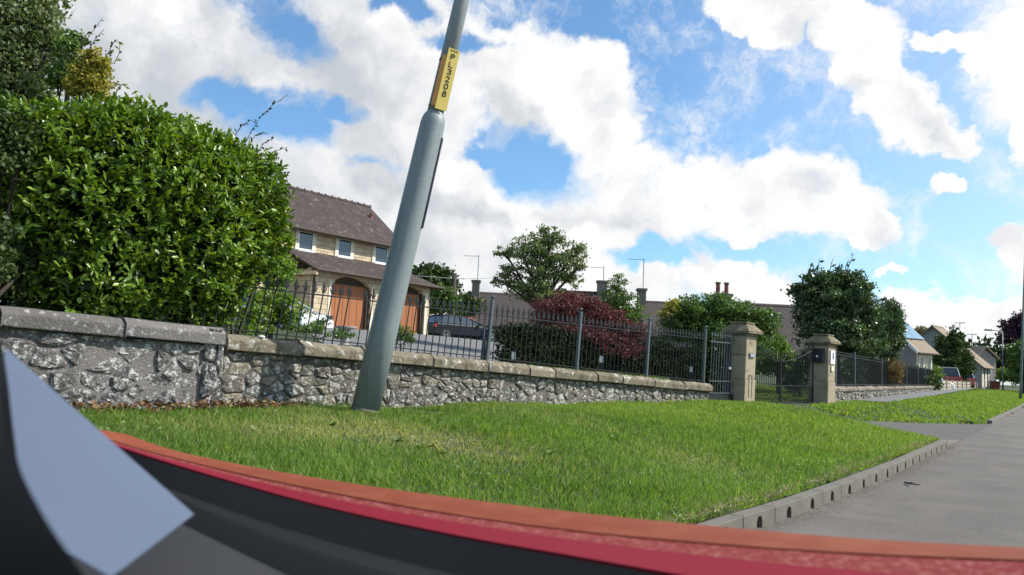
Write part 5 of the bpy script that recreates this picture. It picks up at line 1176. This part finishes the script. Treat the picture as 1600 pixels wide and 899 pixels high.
def t2(X, Y, d): 
    q = (X-P2A[0])*N2[0]+(Y-P2A[1])*N2[1]; return (d > .15) & ((q < -1.18) | (((X-P2A[0])*D2[0]+(Y-P2A[1])*D2[1] < 3.2) & (q < -.02))) & (side(X, Y, (EB[1][0], EB[1][1]), (EB[0][0], EB[0][1])) > .0) & (Y > 18) & ((X-PIL2.x)**2+(Y-PIL2.y)**2 > .15)
grass('grass_verge', 330000, 2.6, 11.5, t1, (.045, .10), (.0022, .0042), 'grass', 'thick green grass covering the near verge')
grass('grass_verge', 150000, 10.5, 18.2, t1, (.05, .11), (.003, .0048), 'grass2', 'paler green grass of the verge in front of the gate pillars')
grass('grass_verge', 190000, 19.0, 95, t2, (.045, .10), (.004, .008), 'grass2', 'bright green grass covering the far verge beyond the driveway')
# garden lawns seen through gate and railing
def lawn(name, n, fn, label):
    X, Y = fn(n); Z = hgt(X, Y); P = np.stack([X, Y, Z], 1); A = norm(np.stack([RS.randn(n)*.4, RS.randn(n)*.4, np.ones(n)], 1)); o = leaf_mesh(name, P, A, norm(RS.randn(n, 3)), RS.uniform(.04, .09, n), .012, 'grass2', None, RS.rand(n)*.9, kind='blade', loc=(0, 0, 0)); tag(o, label, 'lawn', kind='stuff')
def f1(n):
    Y = RS.uniform(19.5, 36, n); k = RS.uniform(.26, .40, n); X = Y*k; ok = (X-P2A[0])*N2[0]+(Y-P2A[1])*N2[1] > .5; q = front(X, Y) > .4
    return X[ok & q], Y[ok & q]
def lawn2(n):
    Y = RS.uniform(12.2, 19, n); k = RS.uniform(-.03, .2, n); X = Y*k; ok = front(X, Y) > .35; return X[ok], Y[ok]
for nm, fn, n, lb in (('garden_lawn', f1, 50000, 'sunny mown lawn seen through the driveway gates'), ('garden_lawn', lawn2, 30000, 'lawn behind the railing under the dark hedge')):
    X, Y = fn(n); m_ = len(X); Z = hgt(X, Y); P = np.stack([X, Y, Z], 1); A = norm(np.stack([RS.randn(m_)*.4, RS.randn(m_)*.4, np.ones(m_)], 1))
    o = leaf_mesh(nm, P, A, norm(RS.randn(m_, 3)), RS.uniform(.05, .09, m_), .014, 'grass2', None, RS.rand(m_)*.9, kind='blade', loc=(0, 0, 0)); tag(o, lb, 'lawn', kind='stuff')
# straw along the kerb, dead leaves at the foot of the old wall
n = 5200; Y = RS.uniform(4.4, 15.2, n); d = np.abs(RS.randn(n))*.08+.10+.12*(np.sin(Y*2.3)+np.sin(Y*5.1)*.5)*(RS.rand(n)); X = kx(Y)-d/.81; k = kd(X, Y) > .09; X, Y = X[k], Y[k]; n = len(X)
P = np.stack([X, Y, hgt(X, Y)+RS.uniform(.0, .035, n)+.03*(kd(X, Y) < .15)], 1); o = leaf_mesh('dry_straw', P, np.stack([RS.randn(n), RS.randn(n), RS.randn(n)*.25+.1], 1), np.tile([0, 0, 1.], (n, 1))+RS.randn(n, 3)*.3, RS.uniform(.03, .1, n), .0022, 'straw', None, RS.rand(n), kind='blade', loc=(0, 0, 0)); tag(o, 'dry straw and clippings along the kerb edge', 'straw', kind='stuff')
n = 1500; s_ = RS.uniform(-4.5, .9, n); q = np.abs(RS.randn(n))*.12; P = np.stack([WP[0]+D[0]*s_-N[0]*(.16+q), WP[1]+D[1]*s_-N[1]*(.16+q), np.zeros(n)], 1); P[:, 2] = hgt(P[:, 0], P[:, 1])+.03+RS.rand(n)*.06
o = leaf_mesh('leaf_litter', P, RS.randn(n, 3)*[1, 1, .5], RS.randn(n, 3)+[0, 0, 1], RS.uniform(.02, .07, n), RS.uniform(.01, .025, n), 'litter', None, RS.rand(n), loc=(0, 0, 0)); tag(o, 'brown and orange dead leaves along the foot of the old wall', 'leaf litter', kind='stuff')
# bare soil beside the post
mb = MB(); V = []; nn = 40
for rr in (0, .35, .7, 1):
    for k in range(nn): t = 2*math.pi*k/nn; x = BX.x+.55+.95*rr*math.cos(t)*(1+.15*math.sin(3*t)); y = 9.5+.36*rr*math.sin(t)*(1+.2*math.sin(5*t)); V.append((x, y, hz(x, y)+.006+.02*(1-rr)))
mb.add(V, [(j_*nn+i_, j_*nn+(i_+1) % nn, (j_+1)*nn+(i_+1) % nn, (j_+1)*nn+i_) for j_ in range(3) for i_ in range(nn)]); o = mb.build('bare_soil', 'bare', smooth=True, loc=(0, 0, 0)); tag(o, kind='structure')
# weeds in the verge
def on_ground(px, py):
    for Y in np.arange(3, 20, .02):
        q = at(px, py, Y)
        if q.z <= hz(q.x, q.y)+.0: return q
    return q
WD = [(690, 715, 'leafy weed low on the bank below the lamp post'), (620, 695, 'broad leaved weed in the brown patch of the bank'), (655, 705, 'yellowing weed beside the brown patch'), (860, 715, 'dandelion like weed in the middle of the near verge'), (960, 690, 'pale leaved weed right of the verge middle'), (885, 768, 'bright yellow green weed low on the verge'), (1160, 690, 'small weed on the right part of the near verge'), (520, 670, 'tufted weed left of the lamp post foot'), (1010, 750, 'silvery weed on the lower right verge')]
for i_, (px, py, lab) in enumerate(WD):
    q = on_ground(px, py); n = 16; t = RS.rand(n)*6.28; A = np.stack([np.cos(t), np.sin(t), .35+RS.rand(n)*.9], 1); P = np.tile([q.x, q.y, q.z+.02], (n, 1))
    o = leaf_mesh('weed', P, A, np.tile([0, 0, 1.], (n, 1)), RS.uniform(.035, .075, n), RS.uniform(.010, .017, n), 'weed', None, RS.rand(n), kind='laurel', loc=(q.x, q.y, q.z)); tag(o, lab, 'weed', 'weeds growing in the near verge')
# fallen yellow leaves or litter on the bank
for px, py, lab in ((677, 716, 'yellow fallen strip of leaf on the bank below the post'),):
    q = on_ground(px, py); mb = MB((q.x, q.y, q.z+.05), (.8, -.6)); mb.tube([(-.07, 0, .03), (0, .01, .05), (.07, 0, .0)], [.006, .014, .004], 6); o = mb.build('fallen_leaf', 'gold', smooth=False); tag(o, lab, 'fallen leaf')
# clover and small broad leaves through the near verge
n = 16000; Y = RS.uniform(3.2, 16.5, n); d = RS.rand(n)*7+.1; X = kx(Y)-d/.81; k = t1(X, Y, d) & (noise2(X*2.2, Y*1.7+3) > .1); X, Y = X[k], Y[k]; n = len(X)
P = np.stack([X, Y, hgt(X, Y)+RS.uniform(.015, .06, n)], 1); o = leaf_mesh('clover', P, np.stack([RS.randn(n), RS.randn(n), RS.rand(n)*.5], 1), RS.randn(n, 3)*.35+[0, 0, 1.], RS.uniform(.015, .045, n), RS.uniform(.006, .012, n), 'weed', None, RS.rand(n), loc=(0, 0, 0)); tag(o, 'clover and small broad leaves mixed through the near verge', 'clover', kind='stuff')
n = 4200; Y = RS.uniform(4.6, 14.5, n); d = -np.abs(RS.randn(n))*.10-.01; X = kx(Y)-d/.81; P = np.stack([X, Y, np.full(n, .006)], 1)
o = leaf_mesh('road_grit', P, np.stack([RS.randn(n), RS.randn(n), RS.rand(n)*.4], 1), np.tile([0, 0, 1.], (n, 1))+RS.randn(n, 3)*.3, RS.uniform(.004, .016, n), RS.uniform(.002, .006, n), 'grit', None, RS.rand(n), loc=(0, 0, 0)); tag(o, 'grit and small debris in the channel along the kerb', 'grit', kind='stuff')
# twig on the road
p0 = at(1415, 755, 1); 
def on_road(px, py, z=.015): d = ray(px, py); t = (z-EYE)/d.z; return Vector((d.x*t, d.y*t, z))
mb = MB(); mb.tube([on_road(1414, 754), on_road(1424, 756, .03), on_road(1438, 758)], [.010, .012, .006], 6); mb.tube([on_road(1420, 755, .02), on_road(1426, 754, .05)], [.007, .004], 5); o = mb.build('twig', 'bark', loc=tuple(on_road(1424, 756))); tag(o, 'dark twig lying on the road near the kerb', 'twig')
# gully at the driveway mouth
q = on_road(1500, 662, .02); mb = MB((q.x, q.y, .0), (.9, .3)); mb.box(-.35, .35, -.12, .12, .0, .07)
for k in range(6): mb.box(-.3+k*.11, -.25+k*.11, -.125, .1, .072, .09)
o = mb.build('drain_gully', 'hole'); tag(o, 'dark drain gully at the foot of the far verge', 'drain')
# pale stone lying on the coping
q = at(409, 528, 8.4); mb = MB(); V = []; c = Vector((q.x, q.y-.02, q.z+.01)); mb.lathe((0, 0, 0), [(.002, -.02), (.03, -.014), (.042, 0), (.03, .014), (.002, .02)], 12); o = mb.build('pebble', 'white', smooth=True, loc=(0, 0, 0)); o.location = c; o.scale = (1, .7, .8); tag(o, 'pale pebble lying on the coping near the laurel', 'pebble')
# ------------------------------------------------------------------ the red car we look out of
cr = empty('red_car', (0, 0.2, .05), 'red car in the foreground, its bonnet edge, black trim and dashboard', 'car')
def pix_strip(cols, thick=None):
    """cols: list of columns, each a list of (px,py,Y)"""
    return [[at(*q) for q in c] for c in cols]
def surf(name, grid, mat, th=.02, sub=2, parent=cr):
    if sub:
        G = np.array([[tuple(p) for p in c] for c in grid]); m_ = len(G); T_ = []
        for i_ in range(m_-1):
            p0, p1, p2, p3 = G[max(i_-1, 0)], G[i_], G[i_+1], G[min(i_+2, m_-1)]
            for t in np.arange(0, 1, .1): T_.append(.5*((2*p1)+(-p0+p2)*t+(2*p0-5*p1+4*p2-p3)*t*t+(-p0+3*p1-3*p2+p3)*t**3))
        T_.append(G[-1]); grid = [[Vector(p) for p in c] for c in T_]; sub = 0
    V = [p for r in grid for p in r]; n = len(grid[0]); Fc = []
    for a in range(len(grid)-1):
        for k in range(n-1): Fc.append((a*n+k, (a+1)*n+k, (a+1)*n+k+1, a*n+k+1))
    o = link_mesh(name, V, Fc, M[mat] if isinstance(mat, str) else mat, parent, smooth=True)
    m = o.modifiers.new('t', 'SOLIDIFY'); m.thickness = th; m.offset = -1
    m = o.modifiers.new('e', 'EDGE_SPLIT'); m.split_angle = R(35)
    return o
def dusty(g, co, c):
    n = g.noise(co, 60, 6, .8); w = g.n('ShaderNodeMapRange', ins={0: n, 1: .5, 2: .75, 3: 0, 4: .35}).outputs[0]; return g.mix(w, c, (.5, .3, .28))
M['bonnet'] = pm('red_bonnet_paint', [(0, (.20, .010, .020)), (1, (.245, .016, .028))], 3, .6, spec=.12)
M['bonnetdust'] = pm('dusty_red_paint', [(0, (.18, .02, .022)), (.5, (.23, .045, .04)), (.7, (.36, .14, .12)), (1, (.5, .26, .22))], 90, .8, detail=8, spec=.1)
M['bonnettop'] = pm('bonnet_crest_reflection', [(0, (.19, .035, .018)), (.5, (.235, .058, .025)), (1, (.33, .12, .06))], 14, .6, coat=.0, spec=.12, detail=9)  # orange brown of the mirrored surroundings painted into the crest colour
M['trim'] = pm('black_scuttle_plastic', [(0, (.008, .009, .009)), (1, (.014, .0155, .016))], 2, .7, .15, 200, spec=.08)
M['seal'] = flat('rubber_seal', (.006, .007, .008), .8, spec=.1)
M['dash'] = pm('grey_dashboard', [(0, (.035, .036, .038)), (1, (.05, .05, .052))], 3, .9, .2, 150, spec=.15)
M['paper'] = pm('shade_toned_paper', [(0, (.07, .095, .145)), (1, (.095, .125, .185))], 4, .85)  # pale paper toned dark and bluish, the cabin's shade put into its colour
U = [(120, 672, 1.85), (200, 700, 1.75), (335, 729, 1.62), (500, 757, 1.48), (700, 786, 1.36), (900, 811, 1.26), (1100, 832, 1.18), (1350, 854, 1.10), (1700, 874, 1.02)]
Mi = [(122, 676, 1.80), (200, 704, 1.70), (335, 739, 1.56), (500, 775, 1.41), (700, 812, 1.27), (900, 840, 1.17), (1100, 860, 1.08), (1350, 878, 1.0), (1700, 893, .92)]
Lo = [(124, 680, 1.76), (200, 709, 1.66), (335, 751, 1.50), (500, 797, 1.34), (700, 842, 1.18), (900, 879, 1.05), (1100, 915, .95), (1350, 955, .86), (1700, 1010, .78)]
def down(p, dz, dy): return Vector((p.x-.6*dy*.0+dy*.25, p.y+dy, p.z-dz))
crest = [[at(*a) for a in (u_, ((u_[0]+m_[0])/2, (u_[1]+m_[1])/2, (u_[2]+m_[2])/2+.005), m_)] for u_, m_ in zip(U, Mi)]
crest = [[down(c[0], .5, .42), down(c[0], .16, .30), down(c[0], .03, .15)]+c for c in crest]
surf('bonnet', crest, 'bonnettop', .01)
surf('bonnet_rear_edge', [[at(*m_), at((m_[0]*2+l_[0])/3, (m_[1]*2+l_[1])/3, (m_[2]*2+l_[2])/3)] for m_, l_ in zip(Mi, Lo)], 'bonnetdust', .008)
surf('bonnet_lip', [[at((m_[0]*2+l_[0])/3, (m_[1]*2+l_[1])/3, (m_[2]*2+l_[2])/3-.002), at(*l_)] for m_, l_ in zip(Mi, Lo)], 'bonnet', .008)
T1 = Lo
T2 = [(130, 700, 1.6), (205, 738, 1.42), (310, 790, 1.2), (470, 850, 1.02), (650, 905, .9), (860, 960, .82), (1060, 1010, .76), (1330, 1060, .7), (1690, 1100, .66)]
T3 = [(140, 730, 1.3), (200, 770, 1.15), (300, 822, .98), (460, 903, .82), (640, 985, .74), (850, 1050, .68), (1050, 1100, .62), (1320, 1160, .58), (1690, 1200, .54)]
def sink(p, z): return Vector((p.x, p.y, p.z-z))
surf('scuttle_panel', [[sink(at(*a), .004), sink(at(a[0]*.7+b[0]*.3, a[1]*.7+b[1]*.3, a[2]*.7+b[2]*.3), .035), sink(at(*b), .012)] for a, b in zip(T1, T2)], 'trim', .01)
surf('windscreen_seal', [[sink(at(*a), .012), at((a[0]+b[0])/2, (a[1]+b[1])/2, (a[2]+b[2])/2), sink(at(*b), .02)] for a, b in zip(T2, T3)], 'seal', .01)
T4 = [(-60, 1100, .5), (60, 1100, .5), (180, 1100, .48), (330, 1130, .46), (500, 1200, .44), (700, 1300, .42), (900, 1350, .42), (1150, 1400, .4), (1500, 1450, .4)]
surf('dashboard', [[sink(at(*a), .022), sink(at((a[0]+b[0])/2, (a[1]+b[1])/2, (a[2]+b[2])/2), .01), at(*b)] for a, b in zip(T3, T4)], 'dash', .02)
# left windscreen pillar and its inner trim
PL = [[(-60, 420, .80), (-10, 500, .79), (3, 535, .78)], [(-60, 520, .68), (0, 600, .67), (14, 610, .66)], [(-80, 650, .55), (8, 700, .54), (24, 708, .53)], [(-80, 780, .47), (34, 795, .455), (66, 802, .45)], [(-80, 900, .42), (80, 905, .405), (140, 912, .40)], [(-60, 1050, .38), (160, 1060, .37), (240, 1070, .365)]]
surf('pillar_trim', [[at(*q) for q in c] for c in PL], 'seal', .02)
# roof, header and near side of the body, outside the picture
def carp(s, n, z): return Vector((.6*s-.8*n, .8*s+.6*n, z))
surf('roof_panel', [[carp(s, n, 1.50-.03*abs(n)) for n in (-1.0, -.4, .2, .7)] for s in (-1.8, -1.0, -.3, .12)], 'bonnet', .03)
surf('left_door', [[carp(s, .82, z) for z in (.35, .8, .98)] for s in (-1.2, -.6, -.1)], 'bonnet', .05)
surf('right_door', [[carp(s, -1.0, z) for z in (.35, .8, .98)] for s in (-1.2, -.3, .3)], 'bonnet', .05)
# paper propped on the dashboard
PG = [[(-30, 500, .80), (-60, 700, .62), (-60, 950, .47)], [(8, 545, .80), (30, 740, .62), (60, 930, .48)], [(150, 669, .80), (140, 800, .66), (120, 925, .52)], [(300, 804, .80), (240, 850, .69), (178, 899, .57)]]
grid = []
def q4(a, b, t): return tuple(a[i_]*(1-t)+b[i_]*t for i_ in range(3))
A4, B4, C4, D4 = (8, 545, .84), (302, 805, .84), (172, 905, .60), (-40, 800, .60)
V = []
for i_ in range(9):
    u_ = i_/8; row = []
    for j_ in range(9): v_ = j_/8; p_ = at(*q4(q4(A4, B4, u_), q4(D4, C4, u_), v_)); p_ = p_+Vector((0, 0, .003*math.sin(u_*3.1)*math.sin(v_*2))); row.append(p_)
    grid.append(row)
po = surf('paper_sheet', grid, 'paper', .0012, 0, None); tag(po, 'plain sheet of paper lying on the dashboard, blue grey from shade in its colour', 'paper')
